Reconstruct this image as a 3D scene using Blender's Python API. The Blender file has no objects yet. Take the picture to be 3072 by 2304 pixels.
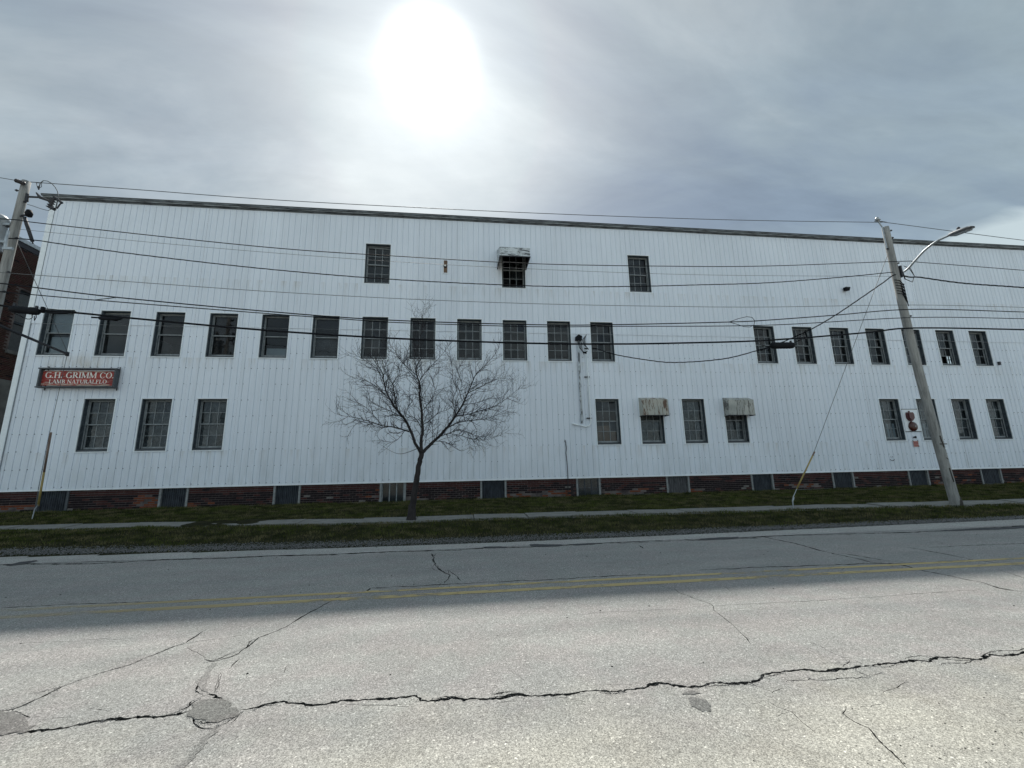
import bpy, math, random
import numpy as np
from mathutils import Vector, Matrix, noise, geometry
random.seed(7); NR = np.random.RandomState(11)
S = bpy.context.scene
COL = S.collection

# ------------------------------------------------------------------ camera
CH = 1.55
YAW, PITCH, ROLL, FPX = .1248, .1949, -.0198, 1250.
fwd = Vector((math.sin(YAW)*math.cos(PITCH), math.cos(YAW)*math.cos(PITCH), math.sin(PITCH)))
_r = Vector((math.cos(YAW), -math.sin(YAW), 0)); _u = _r.cross(fwd)
rgt = math.cos(ROLL)*_r + math.sin(ROLL)*_u
upv = -math.sin(ROLL)*_r + math.cos(ROLL)*_u
cd = bpy.data.cameras.new('camera'); cam = bpy.data.objects.new('camera', cd); COL.objects.link(cam)
M = Matrix.Identity(4)
for i in range(3):
    M[i][0] = rgt[i]; M[i][1] = upv[i]; M[i][2] = -fwd[i]
M[2][3] = CH
cam.matrix_world = M
cd.sensor_width = 36; cd.lens = FPX/3072*36; cd.clip_end = 3000; cd.clip_start = .05
S.camera = cam

# ------------------------------------------------------------------ sky, sun, exposure
SUN = Vector((-.060, .6625, .7465)).normalized()
sd = bpy.data.lights.new('sun', 'SUN'); so = bpy.data.objects.new('sun', sd); COL.objects.link(so)
sd.energy = 2.95; sd.angle = math.radians(1.3); sd.color = (1, .955, .88)
so.rotation_euler = SUN.to_track_quat('Z', 'Y').to_euler()
W = bpy.data.worlds.new('World'); S.world = W; W.use_nodes = True
def world():
    nt = W.node_tree; N = nt.nodes; L = nt.links
    for n in list(N): N.remove(n)
    def nd(t, **k):
        n = N.new(t)
        for a, b in k.items(): setattr(n, a, b)
        return n
    def math_(op, a, b=None, c=None):
        n = nd('ShaderNodeMath', operation=op)
        for i, v in enumerate((a, b, c)):
            if v is None: continue
            if hasattr(v, 'is_linked'): L.new(v, n.inputs[i])
            else: n.inputs[i].default_value = v
        return n.outputs[0]
    tc = nd('ShaderNodeTexCoord').outputs['Generated']
    sky = nd('ShaderNodeTexSky', sky_type='NISHITA'); sky.sun_disc = False
    sky.sun_elevation = math.asin(SUN.z); sky.sun_rotation = math.atan2(SUN.x, SUN.y)
    sky.air_density = 1.1; sky.dust_density = .8
    sep = nd('ShaderNodeSeparateXYZ'); L.new(tc, sep.inputs[0])
    z = math_('MAXIMUM', sep.outputs[2], 0.0)
    den = math_('ADD', z, .22)
    cx = math_('DIVIDE', sep.outputs[0], den); cy = math_('DIVIDE', sep.outputs[1], den)
    cv = nd('ShaderNodeCombineXYZ'); L.new(cx, cv.inputs[0]); L.new(cy, cv.inputs[1])
    mp = nd('ShaderNodeMapping'); mp.inputs['Rotation'].default_value = (0, 0, .6); mp.inputs['Scale'].default_value = (1., 1.9, 1); mp.inputs['Location'].default_value = (3.1, 1.7, 0)
    L.new(cv.outputs[0], mp.inputs[0])
    n1 = nd('ShaderNodeTexNoise'); n1.inputs['Scale'].default_value = .95; n1.inputs['Detail'].default_value = 7; n1.inputs['Roughness'].default_value = .56; n1.inputs['Distortion'].default_value = .5
    L.new(mp.outputs[0], n1.inputs['Vector'])
    n2 = nd('ShaderNodeTexNoise'); n2.inputs['Scale'].default_value = .5; n2.inputs['Detail'].default_value = 3
    L.new(mp.outputs[0], n2.inputs['Vector'])
    cr = nd('ShaderNodeValToRGB'); L.new(n1.outputs[0], cr.inputs[0])
    e = cr.color_ramp.elements
    e[0].position = .34; e[0].color = (.132, .172, .212, 1)
    e[1].position = .68; e[1].color = (.315, .355, .362, 1)
    m = e.new(.5); m.color = (.185, .232, .255, 1)
    # finer ragged wisps drawn out across the deck
    mw = nd('ShaderNodeMapping'); mw.inputs['Rotation'].default_value = (0, 0, -.5); mw.inputs['Scale'].default_value = (1.5, 4.2, 1); mw.inputs['Location'].default_value = (.7, 2.2, 0); L.new(cv.outputs[0], mw.inputs[0])
    n3 = nd('ShaderNodeTexNoise'); n3.inputs['Scale'].default_value = 1.15; n3.inputs['Detail'].default_value = 9; n3.inputs['Roughness'].default_value = .62; n3.inputs['Distortion'].default_value = .9
    L.new(mw.outputs[0], n3.inputs['Vector'])
    wr = nd('ShaderNodeMapRange'); L.new(n3.outputs[0], wr.inputs[0])
    for i, x in enumerate((.3, .7, .87, 1.15)): wr.inputs[i+1].default_value = x
    wc = nd('ShaderNodeCombineXYZ')
    for i in range(3): L.new(wr.outputs[0], wc.inputs[i])
    wm = nd('ShaderNodeMix', data_type='RGBA', blend_type='MULTIPLY'); wm.inputs[0].default_value = 1
    L.new(cr.outputs[0], wm.inputs[6]); L.new(wc.outputs[0], wm.inputs[7])
    # thin spots let the blue sky through
    cov = nd('ShaderNodeMapRange'); L.new(n2.outputs[0], cov.inputs[0])
    cov.inputs[1].default_value = .36; cov.inputs[2].default_value = .6; cov.inputs[3].default_value = .62; cov.inputs[4].default_value = .93
    ns = nd('ShaderNodeMix', data_type='RGBA', blend_type='MULTIPLY'); ns.inputs[0].default_value = 1
    L.new(sky.outputs[0], ns.inputs[6]); ns.inputs[7].default_value = (.05, .05, .05, 1)
    dk = nd('ShaderNodeMix', data_type='RGBA', blend_type='DARKEN'); dk.inputs[0].default_value = 1   # the clear air's own aureole is hidden by the cloud
    L.new(ns.outputs[2], dk.inputs[6]); dk.inputs[7].default_value = (.32, .36, .42, 1)
    mx = nd('ShaderNodeMix', data_type='RGBA'); L.new(cov.outputs[0], mx.inputs[0])
    L.new(dk.outputs[2], mx.inputs[6]); L.new(wm.outputs[2], mx.inputs[7])
    # the sun seen through thin cloud: forward scattering falls off with angle
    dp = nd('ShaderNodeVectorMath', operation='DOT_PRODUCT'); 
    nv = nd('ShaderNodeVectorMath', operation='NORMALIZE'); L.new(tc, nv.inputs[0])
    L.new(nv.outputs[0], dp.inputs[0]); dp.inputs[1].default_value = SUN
    # a brighter cloud bank low in the south-west
    az = math_('ARCTAN2', sep.outputs[0], sep.outputs[1]); el = math_('ARCSINE', sep.outputs[2])
    top_ = math_('SUBTRACT', .372, math_('MULTIPLY', math_('MAXIMUM', math_('SUBTRACT', .985, az), 0.), .9))
    top_ = math_('SUBTRACT', top_, math_('MULTIPLY', math_('MAXIMUM', math_('SUBTRACT', az, 1.7), 0.), .5))
    dlt = math_('ADD', math_('SUBTRACT', top_, el), math_('MULTIPLY', math_('SUBTRACT', n3.outputs[0], .5), .07))
    bk = nd('ShaderNodeMapRange'); L.new(dlt, bk.inputs[0])
    for i, x in enumerate((0., .022, 0., .8)): bk.inputs[i+1].default_value = x
    bkf = math_('MULTIPLY', bk.outputs[0], math_('GREATER_THAN', az, .6))
    bm = nd('ShaderNodeMix', data_type='RGBA'); L.new(bkf, bm.inputs[0]); L.new(mx.outputs[2], bm.inputs[6]); bm.inputs[7].default_value = (.31, .365, .385, 1); mx = bm
    # added fill: sky opposite the sun, out of view, brightened to lift the facade
    rear_fill = nd('ShaderNodeMapRange'); L.new(dp.outputs['Value'], rear_fill.inputs[0])
    for i, x in enumerate((.9, -.7, .90, 1.95)): rear_fill.inputs[i+1].default_value = x
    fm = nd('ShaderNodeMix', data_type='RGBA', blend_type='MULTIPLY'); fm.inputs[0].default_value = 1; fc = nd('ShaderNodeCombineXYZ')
    for i in range(3): L.new(rear_fill.outputs[0], fc.inputs[i])
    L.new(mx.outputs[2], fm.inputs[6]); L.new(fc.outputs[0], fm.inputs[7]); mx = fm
    ang = math_('ARCCOSINE', math_('MINIMUM', dp.outputs['Value'], .999999))
    deg = math_('MULTIPLY', ang, 57.2958)
    def lobe(amp, sc, p):
        return math_('MULTIPLY', math_('EXPONENT', math_('MULTIPLY', math_('POWER', math_('DIVIDE', deg, sc), p), -1.)), amp)
    core = lobe(2.6, 3.0, 2.2); mid = lobe(.20, 11., 1.5); wide = lobe(.19, 27., 1.7)
    tot = math_('ADD', math_('ADD', core, mid), wide)
    var = nd('ShaderNodeMapRange'); L.new(n1.outputs[0], var.inputs[0]); var.inputs[1].default_value = .3; var.inputs[2].default_value = .7; var.inputs[3].default_value = .75; var.inputs[4].default_value = 1.2
    tot = math_('MULTIPLY', tot, var.outputs[0])
    gl = nd('ShaderNodeMix', data_type='RGBA', blend_type='MULTIPLY'); gl.inputs[0].default_value = 1
    gl.inputs[6].default_value = (1, 1, .955, 1)
    cb = nd('ShaderNodeCombineXYZ'); 
    for i in range(3): L.new(tot, cb.inputs[i])
    L.new(cb.outputs[0], gl.inputs[7])
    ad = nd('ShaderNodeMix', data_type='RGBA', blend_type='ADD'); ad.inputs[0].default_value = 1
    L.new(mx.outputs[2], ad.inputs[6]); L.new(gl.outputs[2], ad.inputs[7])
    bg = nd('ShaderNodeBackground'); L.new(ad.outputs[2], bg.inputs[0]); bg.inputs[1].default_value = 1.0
    out = nd('ShaderNodeOutputWorld'); L.new(bg.outputs[0], out.inputs[0])
world()
S.view_settings.view_transform = 'Standard'; S.view_settings.look = 'None'
S.view_settings.exposure = .78; S.view_settings.gamma = 1; S.view_settings.use_curve_mapping = False

# ------------------------------------------------------------------ measured places (a point seen in the photo carried to the surface it lies on)
def ray(px, py): return fwd + rgt*((px-1536)/FPX) - upv*((py-1152)/FPX)
def at_y(px, py, Y):
    v = ray(px, py); v = v*(Y/v.y); return Vector((v.x, Y, v.z+CH))
YW = 15.5
def terr0(y): return float(np.interp(y, [9.2, 9.8, 11.2, 12.4, 15.5], [0, .03, .22, .25, .42]))
def on_ground(px, py):
    z = 0.; v = ray(px, py)
    for _ in range(40):
        w = v*((CH-z)/-v.z); z = .5*z+.5*terr0(w.y)
    return Vector((w.x, w.y, z))

# ------------------------------------------------------------------ materials
MATS = {}
class NT:
    def __init__(s, name, rough=.8, metal=0., spec=.5):
        m = bpy.data.materials.new(name); m.use_nodes = True; s.m = m; MATS[name] = m
        s.nt = m.node_tree; s.N = s.nt.nodes; s.L = s.nt.links
        s.b = s.N['Principled BSDF']; s.b.inputs['Roughness'].default_value = rough; s.b.inputs['Metallic'].default_value = metal
        s.b.inputs['Specular IOR Level'].default_value = spec
        s.pos = s.N.new('ShaderNodeNewGeometry').outputs['Position']
    def map(s, scale=(1, 1, 1), vec=None):
        n = s.N.new('ShaderNodeMapping'); n.inputs['Scale'].default_value = scale; s.L.new(vec or s.pos, n.inputs[0]); return n.outputs[0]
    def noise(s, scale, detail=3, rough=.5, vec=None, dist=0.):
        n = s.N.new('ShaderNodeTexNoise'); n.inputs['Scale'].default_value = scale; n.inputs['Detail'].default_value = detail
        n.inputs['Roughness'].default_value = rough; n.inputs['Distortion'].default_value = dist
        s.L.new(vec or s.pos, n.inputs['Vector']); return n.outputs[0]
    def vor(s, scale, out='Color', vec=None, feat='F1'):
        n = s.N.new('ShaderNodeTexVoronoi'); n.feature = feat; n.inputs['Scale'].default_value = scale; s.L.new(vec or s.pos, n.inputs['Vector']); return n.outputs[out]
    def rng(s, v, a, b, c=0., d=1.):
        n = s.N.new('ShaderNodeMapRange'); s.L.new(v, n.inputs[0])
        for i, x in enumerate((a, b, c, d)): n.inputs[i+1].default_value = x
        return n.outputs[0]
    def mix(s, f, a, b, mode='MIX'):
        n = s.N.new('ShaderNodeMix'); n.data_type = 'RGBA'; n.blend_type = mode
        for i, v in ((0, f), (6, a), (7, b)):
            if hasattr(v, 'is_linked'): s.L.new(v, n.inputs[i])
            elif i == 0: n.inputs[0].default_value = v
            else: n.inputs[i].default_value = (*v, 1) if len(v) == 3 else v
        return n.outputs[2]
    def mul(s, a, b, op='MULTIPLY'):
        n = s.N.new('ShaderNodeMath'); n.operation = op
        for i, v in enumerate((a, b)):
            if hasattr(v, 'is_linked'): s.L.new(v, n.inputs[i])
            else: n.inputs[i].default_value = v
        return n.outputs[0]
    def gray(s, v):
        n = s.N.new('ShaderNodeCombineColor')
        for i in range(3): s.L.new(v, n.inputs[i])
        return n.outputs[0]
    def sepx(s, i):
        n = s.N.new('ShaderNodeSeparateXYZ'); s.L.new(s.pos, n.inputs[0]); return n.outputs[i]
    def col(s, c):
        if hasattr(c, 'is_linked'): s.L.new(c, s.b.inputs['Base Color'])
        else: s.b.inputs['Base Color'].default_value = (*c, 1)
    def bump(s, v, strength, dist=.01):
        n = s.N.new('ShaderNodeBump'); n.inputs['Strength'].default_value = strength; n.inputs['Distance'].default_value = dist
        s.L.new(v, n.inputs['Height']); s.L.new(n.outputs[0], s.b.inputs['Normal'])
def simple(name, c, rough=.7, metal=0., var=.25, scale=8., c2=None, bump=0., detail=5):
    t = NT(name, rough, metal); n = t.noise(scale, detail, .6)
    f = t.rng(n, .3, .7)
    a = tuple(x*(1-var) for x in c); b = c2 or tuple(min(1, x*(1+var)) for x in c)
    t.col(t.mix(f, a, b))
    if bump: t.bump(t.noise(scale*6, 4), bump)
    return t.m

# white siding: chalky paint, rain streaks, rust freckles
R1Z, R2Z, R3Z = 2.27, 5.53, 8.53
t = NT('siding', .42)
base = t.mix(t.rng(t.noise(.35, 4), .3, .7), (.735, .785, .85), (.80, .845, .905))
st = t.rng(t.noise(1., 5, .65, t.map((7, 7, .35))), .52, .75)
base = t.mix(t.mul(st, .22), base, (.45, .47, .47))
sp = t.rng(t.noise(16., 3, .5), .70, .76)
base = t.mix(t.mul(sp, .45), base, (.40, .36, .30))
low = t.mul(t.rng(t.sepx(2), 2.2, .9), t.rng(t.noise(2.2, 5, .6, t.map((1.5, 1, .4))), .42, .7))
base = t.mix(t.mul(low, .4), base, (.42, .44, .41))
oi = t.N.new('ShaderNodeObjectInfo').outputs['Random']
base = t.mix(1., base, t.gray(t.rng(oi, 0, 1, .97, 1.03)), 'MULTIPLY')
for zr in (R1Z, R2Z, R3Z):
    k_ = t.mul(t.rng(t.sepx(2), zr-.55, zr-.02), t.rng(t.sepx(2), zr+.01, zr))
    base = t.mix(t.mul(t.mul(k_, t.rng(t.noise(1.6, 5, .7, t.map((2.6, 1, .3))), .50, .66)), .38), base, (.44, .40, .33))
# rust stain above and below the old sign
dx = t.mul(t.mul(t.sepx(0), 13.0, 'ADD'), .8); sg = t.mul(t.rng(t.sepx(2), 4.9, 5.25), t.rng(t.sepx(2), 5.75, 5.2))
sx = t.rng(t.mul(dx, dx), .9, .0)
base = t.mix(t.mul(t.mul(t.mul(sg, sx), t.rng(t.noise(3, 4, .6, t.map((3, 1, .7))), .3, .65)), .6), base, (.42, .33, .20))
t.col(base); t.bump(t.noise(1.3, 3, .5, t.map((2.5, 1, .8))), .35, .02); t.b.inputs['Roughness'].default_value = .5
simple('white_trim', (.84, .88, .90), .45, var=.06)
t = NT('weather_wood', .85); v = t.map((1, 1, 14)); f = t.rng(t.noise(5, 6, .7, t.map((2, 9, 30))), .35, .65)
t.col(t.mix(f, (.035, .042, .05), (.13, .14, .15))); t.bump(t.noise(30, 4), .3)
t = NT('old_sash', .8); f = t.rng(t.noise(9, 6, .7), .3, .7)
t.col(t.mix(f, (.15, .17, .18), (.36, .39, .40)))
t = NT('dark_frame', .85); f = t.rng(t.noise(7, 6, .7), .35, .7)
t.col(t.mix(f, (.022, .032, .042), (.085, .105, .12)))
t = NT('cornice_wood', .85); f = t.rng(t.noise(2.2, 7, .7, t.map((1, 5, 9))), .38, .62)
t.col(t.mix(f, (.035, .038, .042), (.20, .225, .24)))
t = NT('fascia_paint', .8); f = t.rng(t.noise(1.4, 7, .72, t.map((1, 5, 5))), .40, .60)
t.col(t.mix(f, (.10, .105, .11), (.36, .40, .42)))
simple('galvanised', (.38, .41, .43), .4, .6, var=.2, scale=14)
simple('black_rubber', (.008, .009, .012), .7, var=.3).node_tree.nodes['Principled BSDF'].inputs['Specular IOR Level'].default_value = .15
simple('dark_metal', (.028, .030, .037), .65, .1, var=.3)
simple('bare_wire', (.10, .105, .11), .6, .15)
simple('dark_room', (.05, .05, .05), .95)
simple('tar_roof', (.08, .08, .08), .9)
simple('concrete', (.195, .193, .178), .9, var=.22, scale=5, bump=.2)
simple('concrete_dark', (.13, .135, .13), .9, var=.3, scale=2.5)
simple('brown_board', (.16, .10, .065), .8, var=.35, scale=6)
simple('blind', (.30, .33, .35), .8, var=.12, scale=2)
simple('pale_jamb', (.24, .25, .25), .8, var=.35, scale=11)
t = NT('plastic_sheet', .35); f = t.rng(t.noise(2.6, 7, .62, None, 2.4), .40, .70)
t.col(t.mix(f, (.008, .011, .013), (.13, .145, .15))); t.bump(t.noise(7, 5, .6, None, 1.2), .8, .05)
t = NT('corrugated_dark', .55, .3); f = t.rng(t.noise(4, 6, .65, t.map((3, 3, 1))), .35, .7)
t.col(t.mix(f, (.014, .019, .026), (.055, .066, .082)))
t = NT('old_plank', .85); f = t.rng(t.noise(4, 6, .65, t.map((9, 3, 1))), .35, .7)
t.col(t.mix(f, (.025, .025, .028), (.13, .13, .135)))
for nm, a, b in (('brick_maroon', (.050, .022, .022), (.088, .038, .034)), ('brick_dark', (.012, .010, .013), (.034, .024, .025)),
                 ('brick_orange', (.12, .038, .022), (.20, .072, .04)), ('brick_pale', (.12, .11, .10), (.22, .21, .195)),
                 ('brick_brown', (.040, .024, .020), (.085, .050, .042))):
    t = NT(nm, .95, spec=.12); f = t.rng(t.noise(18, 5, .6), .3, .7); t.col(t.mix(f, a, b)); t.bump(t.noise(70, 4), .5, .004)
t = NT('mortar', .95, spec=.1); f = t.rng(t.noise(3, 6, .65), .3, .7); t.col(t.mix(f, (.055, .045, .045), (.19, .165, .155))); t.bump(t.noise(60, 4), .4, .004)
# old glass: Fresnel reflection over a clear, dusty pane
def glass(name, dust, tint=(.75, .82, .85)):
    t = NT(name); N, L = t.N, t.L; N.remove(t.b)
    fr = N.new('ShaderNodeFresnel'); fr.inputs['IOR'].default_value = 1.5
    bp = N.new('ShaderNodeBump'); bp.inputs['Strength'].default_value = .06; bp.inputs['Distance'].default_value = .02; L.new(t.noise(3.2, 2), bp.inputs['Height'])
    gl = N.new('ShaderNodeBsdfGlossy'); gl.inputs['Roughness'].default_value = .015; L.new(bp.outputs[0], gl.inputs['Normal']); L.new(bp.outputs[0], fr.inputs['Normal'])
    tr = N.new('ShaderNodeBsdfTransparent'); tr.inputs[0].default_value = (*tint, 1)
    df = N.new('ShaderNodeBsdfDiffuse'); df.inputs[0].default_value = (.36, .42, .46, 1)
    orr = t.rng(N.new('ShaderNodeObjectInfo').outputs['Random'], 0, 1, .15, 2.3)
    m1 = N.new('ShaderNodeMixShader'); L.new(t.mul(orr, t.mul(t.rng(t.noise(3.5, 5, .65), .3, .75), dust)), m1.inputs[0]); L.new(tr.outputs[0], m1.inputs[1]); L.new(df.outputs[0], m1.inputs[2])
    m2 = N.new('ShaderNodeMixShader'); L.new(t.mul(fr.outputs[0], 1.0), m2.inputs[0]); L.new(m1.outputs[0], m2.inputs[1]); L.new(gl.outputs[0], m2.inputs[2])
    L.new(m2.outputs[0], N['Material Output'].inputs[0])
glass('glass', .045); glass('glass_dusty', .08)
# peeling hood paint
for nm, a, b, c in (('hood_white', (.55, .60, .62), (.10, .11, .12), (.62, .66, .68)), ('hood_rust', (.47, .45, .39), (.13, .075, .05), (.40, .41, .37)),
                    ('hood_peel', (.48, .48, .44), (.12, .115, .105), (.30, .31, .29))):
    t = NT(nm, .7); n = t.noise(3.6, 8, .74, t.map((2.6, 1, .5) if nm != 'hood_white' else (.8, 1, 2.6)), .5)
    f = t.rng(n, .50, .57); c0 = t.mix(t.rng(t.noise(2, 3), .35, .65), a, c); t.col(t.mix(f, c0, b)); t.bump(n, .4, .01)
t = NT('pole_wood', .85); f = t.rng(t.noise(2.2, 7, .7, t.map((9, 9, .6))), .35, .66); f2 = t.rng(t.noise(1.1, 4), .4, .7)
c = t.mix(f, (.15, .15, .145), (.36, .36, .345)); c = t.mix(t.mul(f2, .5), c, (.40, .39, .365)); t.col(c); t.bump(t.noise(4, 6, .7, t.map((20, 20, .8))), .5, .01)
simple('pole_butt', (.05, .045, .04), .95)
t = NT('bark', .9); f = t.rng(t.noise(14, 6, .65, t.map((1, 1, .35))), .3, .7); t.col(t.mix(f, (.009, .007, .008), (.034, .028, .028))); t.bump(t.noise(30, 5), .6, .01)
simple('twig', (.014, .008, .010), .9, var=.3, scale=3)
simple('guard_yellow', (.30, .225, .07), .5, var=.3, scale=5)
simple('guard_brown', (.15, .10, .075), .6, var=.3, scale=5)
simple('transformer_gray', (.34, .38, .41), .4, var=.12, scale=4)
simple('porcelain', (.025, .02, .022), .45)
simple('lamp_gray', (.20, .21, .225), .6, .1, var=.1)
simple('lens_gray', (.14, .15, .16), .3)
t = NT('pipe_peel', .6); f = t.rng(t.noise(6, 6, .7, t.map((1, 1, .45))), .50, .56); t.col(t.mix(f, (.60, .645, .67), (.13, .14, .15)))
simple('alarm_red', (.085, .018, .02), .35, var=.35, scale=14)
simple('bell_red', (.06, .014, .009), .25, var=.3, scale=10)
simple('notice_red', (.28, .035, .02), .5, var=.3, scale=30)
simple('notice_pink', (.50, .27, .24), .6, var=.15, scale=30)
simple('black_paint', (.015, .015, .02), .7)
simple('letter_cream', (.85, .83, .76), .6, var=.12, scale=18)
t = NT('sign_red', .6)
sv = t.map((1.2, 1, 9)); n = t.noise(3.0, 7, .7, sv, .4)
edge = t.mul(t.rng(t.sepx(2), 4.93, 5.03), .22); edge2 = t.mul(t.rng(t.sepx(2), 4.62, 4.46), .17)
f = t.rng(t.mul(t.mul(n, edge, 'ADD'), edge2, 'ADD'), .56, .68)
c = t.mix(t.rng(t.noise(2., 5, .6, sv), .35, .65), (.20, .012, .012), (.42, .05, .032)); t.col(t.mix(f, c, (.50, .44, .36)))
simple('straw', (.17, .155, .10), .9); simple('gravel', (.15, .15, .15), .95, var=.7, scale=40); simple('pebble_dark', (.045, .045, .04), .9, var=.4, scale=60)
t = NT('soil', 1., spec=.05); f = t.rng(t.noise(3.5, 7, .7), .3, .7); c = t.mix(f, (.014, .015, .008), (.045, .045, .024)); t.col(c); t.bump(t.noise(25, 6, .7), .8, .03)
t = NT('grass', .9, spec=.04); at = t.N.new('ShaderNodeAttribute'); at.attribute_name = 'tone'
f = t.N.new('ShaderNodeSeparateColor'); t.L.new(at.outputs['Color'], f.inputs[0])
c = t.mix(f.outputs[0], (.020, .030, .007), (.085, .102, .026)); c = t.mix(f.outputs[1], c, (.155, .135, .070)); t.col(c)
# asphalt
def asphalt(name, k=1., warm=True):
    t = NT(name, .82, spec=.3)
    v = t.vor(190, 'Color'); s = t.N.new('ShaderNodeSeparateColor'); t.L.new(v, s.inputs[0])
    g = t.rng(s.outputs[0], 0, 1, .5, 1.5)
    v2 = t.vor(95, 'Color'); s2 = t.N.new('ShaderNodeSeparateColor'); t.L.new(v2, s2.inputs[0])
    g = t.mul(g, t.rng(s2.outputs[1], 0, 1, .80, 1.2))
    g = t.mul(g, t.rng(t.noise(1.1, 6, .65, t.map((.6, 1.3, 1))), .3, .7, .87, 1.12))
    bright = t.rng(s2.outputs[0], .955, .975, 1., 1.6); g = t.mul(g, bright)
    base = t.mix(t.rng(t.noise(2.3, 3), .42, .6), (.292*k, .292*k, .276*k), (.302*k, .288*k, .275*k))
    if warm:
        y = t.mul(t.sepx(1), t.mul(t.rng(t.noise(.9, 5, .6), 0, 1, -1.2, 1.2), .9), 'ADD')
        wv = t.rng(y, 3.25, 2.35)
        base = t.mix(wv, base, (.385, .372, .325))
        bl = t.mul(t.rng(t.noise(1.9, 6, .68, None, .8), .50, .66), t.rng(y, 3.2, 2.5)); base = t.mix(t.mul(bl, .55), base, (.25, .235, .20))
        # oily wheel tracks along the road
        tr = t.rng(t.noise(.9, 4, .55, t.map((.12, 1.5, 1))), .42, .64)
        base = t.mix(t.mul(tr, .20), base, (.17, .175, .18))
    t.col(t.mix(1., base, t.gray(g), 'MULTIPLY'))
    t.bump(t.vor(150, 'Distance'), .4, .003)
asphalt('asphalt', .92); asphalt('asphalt_patch', .50, False); asphalt('gutter_concrete', 1.18, False)
simple('bounce_pale', (.40, .39, .36), .9, var=.15, scale=.6); simple('tar_seal', (.018, .019, .023), .6, var=.25, scale=20); simple('crack_dirt', (.038, .037, .033), 1., var=.3, scale=30)
asphalt('sealed_dust', .66, False)
t = NT('yellow_paint', .7); N, L = t.N, t.L
n = t.noise(7, 7, .72, t.map((.45, 1.2, 1))); big = t.rng(t.noise(.55, 3), .3, .65, -.16, .14); 
mk = t.rng(t.mul(n, big, 'ADD'), .33, .50); ends = t.mul(t.rng(t.sepx(0), -5.5, -1.2, .25, 1.), t.rng(t.sepx(0), 10.8, 7.8, .0, 1.))
t.col((.54, .42, .19)); tr = N.new('ShaderNodeBsdfTransparent'); ms = N.new('ShaderNodeMixShader')
L.new(t.mul(mk, t.mul(ends, .82)), ms.inputs[0]); L.new(tr.outputs[0], ms.inputs[1]); L.new(t.b.outputs[0], ms.inputs[2]); L.new(ms.outputs[0], N['Material Output'].inputs[0])

# ------------------------------------------------------------------ mesh helpers
class MB:
    def __init__(s): s.v = []; s.f = []; s.m = []; s.mi = 0
    def add(s, vs, fs):
        o = len(s.v); s.v += [tuple(a) for a in vs]; s.f += [tuple(i+o for i in q) for q in fs]; s.m += [s.mi]*len(fs)
    def box(s, x0, x1, y0, y1, z0, z1):
        s.add([(x0,y0,z0),(x1,y0,z0),(x1,y1,z0),(x0,y1,z0),(x0,y0,z1),(x1,y0,z1),(x1,y1,z1),(x0,y1,z1)],
              [(0,3,2,1),(4,5,6,7),(0,1,5,4),(1,2,6,5),(2,3,7,6),(3,0,4,7)])
    def tube(s, pts, r, n=8, cap=True):
        pts = [Vector(p) for p in pts]; R = r if hasattr(r, '__len__') else [r]*len(pts)
        o = len(s.v); up = Vector((0, 0, 1)); prev = None
        for i, p in enumerate(pts):
            d = (pts[min(i+1, len(pts)-1)]-pts[max(i-1, 0)]).normalized()
            if prev is None:
                a = d.orthogonal().normalized()
            else:
                a = (prev-d*prev.dot(d)); a = a.normalized() if a.length > 1e-6 else d.orthogonal().normalized()
            prev = a; b = d.cross(a)
            for k in range(n):
                t = 2*math.pi*k/n; s.v.append(tuple(p+(a*math.cos(t)+b*math.sin(t))*R[i]))
        nf = 0
        for i in range(len(pts)-1):
            for k in range(n):
                a = o+i*n+k; b = o+i*n+(k+1) % n; s.f.append((a, b, b+n, a+n)); nf += 1
        if cap:
            s.f.append(tuple(o+k for k in reversed(range(n)))); s.f.append(tuple(o+(len(pts)-1)*n+k for k in range(n))); nf += 2
        s.m += [s.mi]*nf
    def prism(s, poly, d):          # polygon (list of 3-D points) thickened along vector d
        n = len(poly); d = Vector(d); a = [Vector(p) for p in poly]
        s.add(a+[p+d for p in a], [tuple(reversed(range(n))), tuple(range(n, 2*n))]+[(i, (i+1) % n, n+(i+1) % n, n+i) for i in range(n)])
    def build(s, name, mats, parent=None, smooth=False):
        me = bpy.data.meshes.new(name); me.from_pydata(s.v, [], s.f)
        if isinstance(mats, str): mats = [mats]
        for m in mats: me.materials.append(MATS[m])
        if len(mats) > 1: me.polygons.foreach_set('material_index', s.m)
        if smooth: me.polygons.foreach_set('use_smooth', [True]*len(s.f))
        me.update(); return link(name, me, parent)
def link(name, me, parent=None):
    o = bpy.data.objects.new(name, me); COL.objects.link(o)
    if parent: o.parent = parent; o.matrix_parent_inverse = Matrix.Translation(-parent.location)
    return o
def tag(o, label=None, cat=None, group=None, kind=None):
    for k, v in (('label', label), ('category', cat), ('group', group), ('kind', kind)):
        if v: o[k] = v
    return o
def empty(name, loc, label, cat, group=None):
    o = bpy.data.objects.new(name, None); COL.objects.link(o); o.location = loc; o.empty_display_size = .2
    return tag(o, label, cat, group)
def fastmesh(name, V, F, mat, parent=None):     # triangles from numpy arrays
    me = bpy.data.meshes.new(name); me.vertices.add(len(V)); me.vertices.foreach_set('co', V.astype(np.float32).ravel())
    me.loops.add(F.size); me.loops.foreach_set('vertex_index', F.astype(np.int32).ravel())
    me.polygons.add(len(F)); me.polygons.foreach_set('loop_start', np.arange(0, F.size, F.shape[1], dtype=np.int32))
    me.polygons.foreach_set('loop_total', np.full(len(F), F.shape[1], np.int32))
    me.materials.append(MATS[mat]); me.update(calc_edges=True); me.validate()
    return link(name, me, parent)

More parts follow.
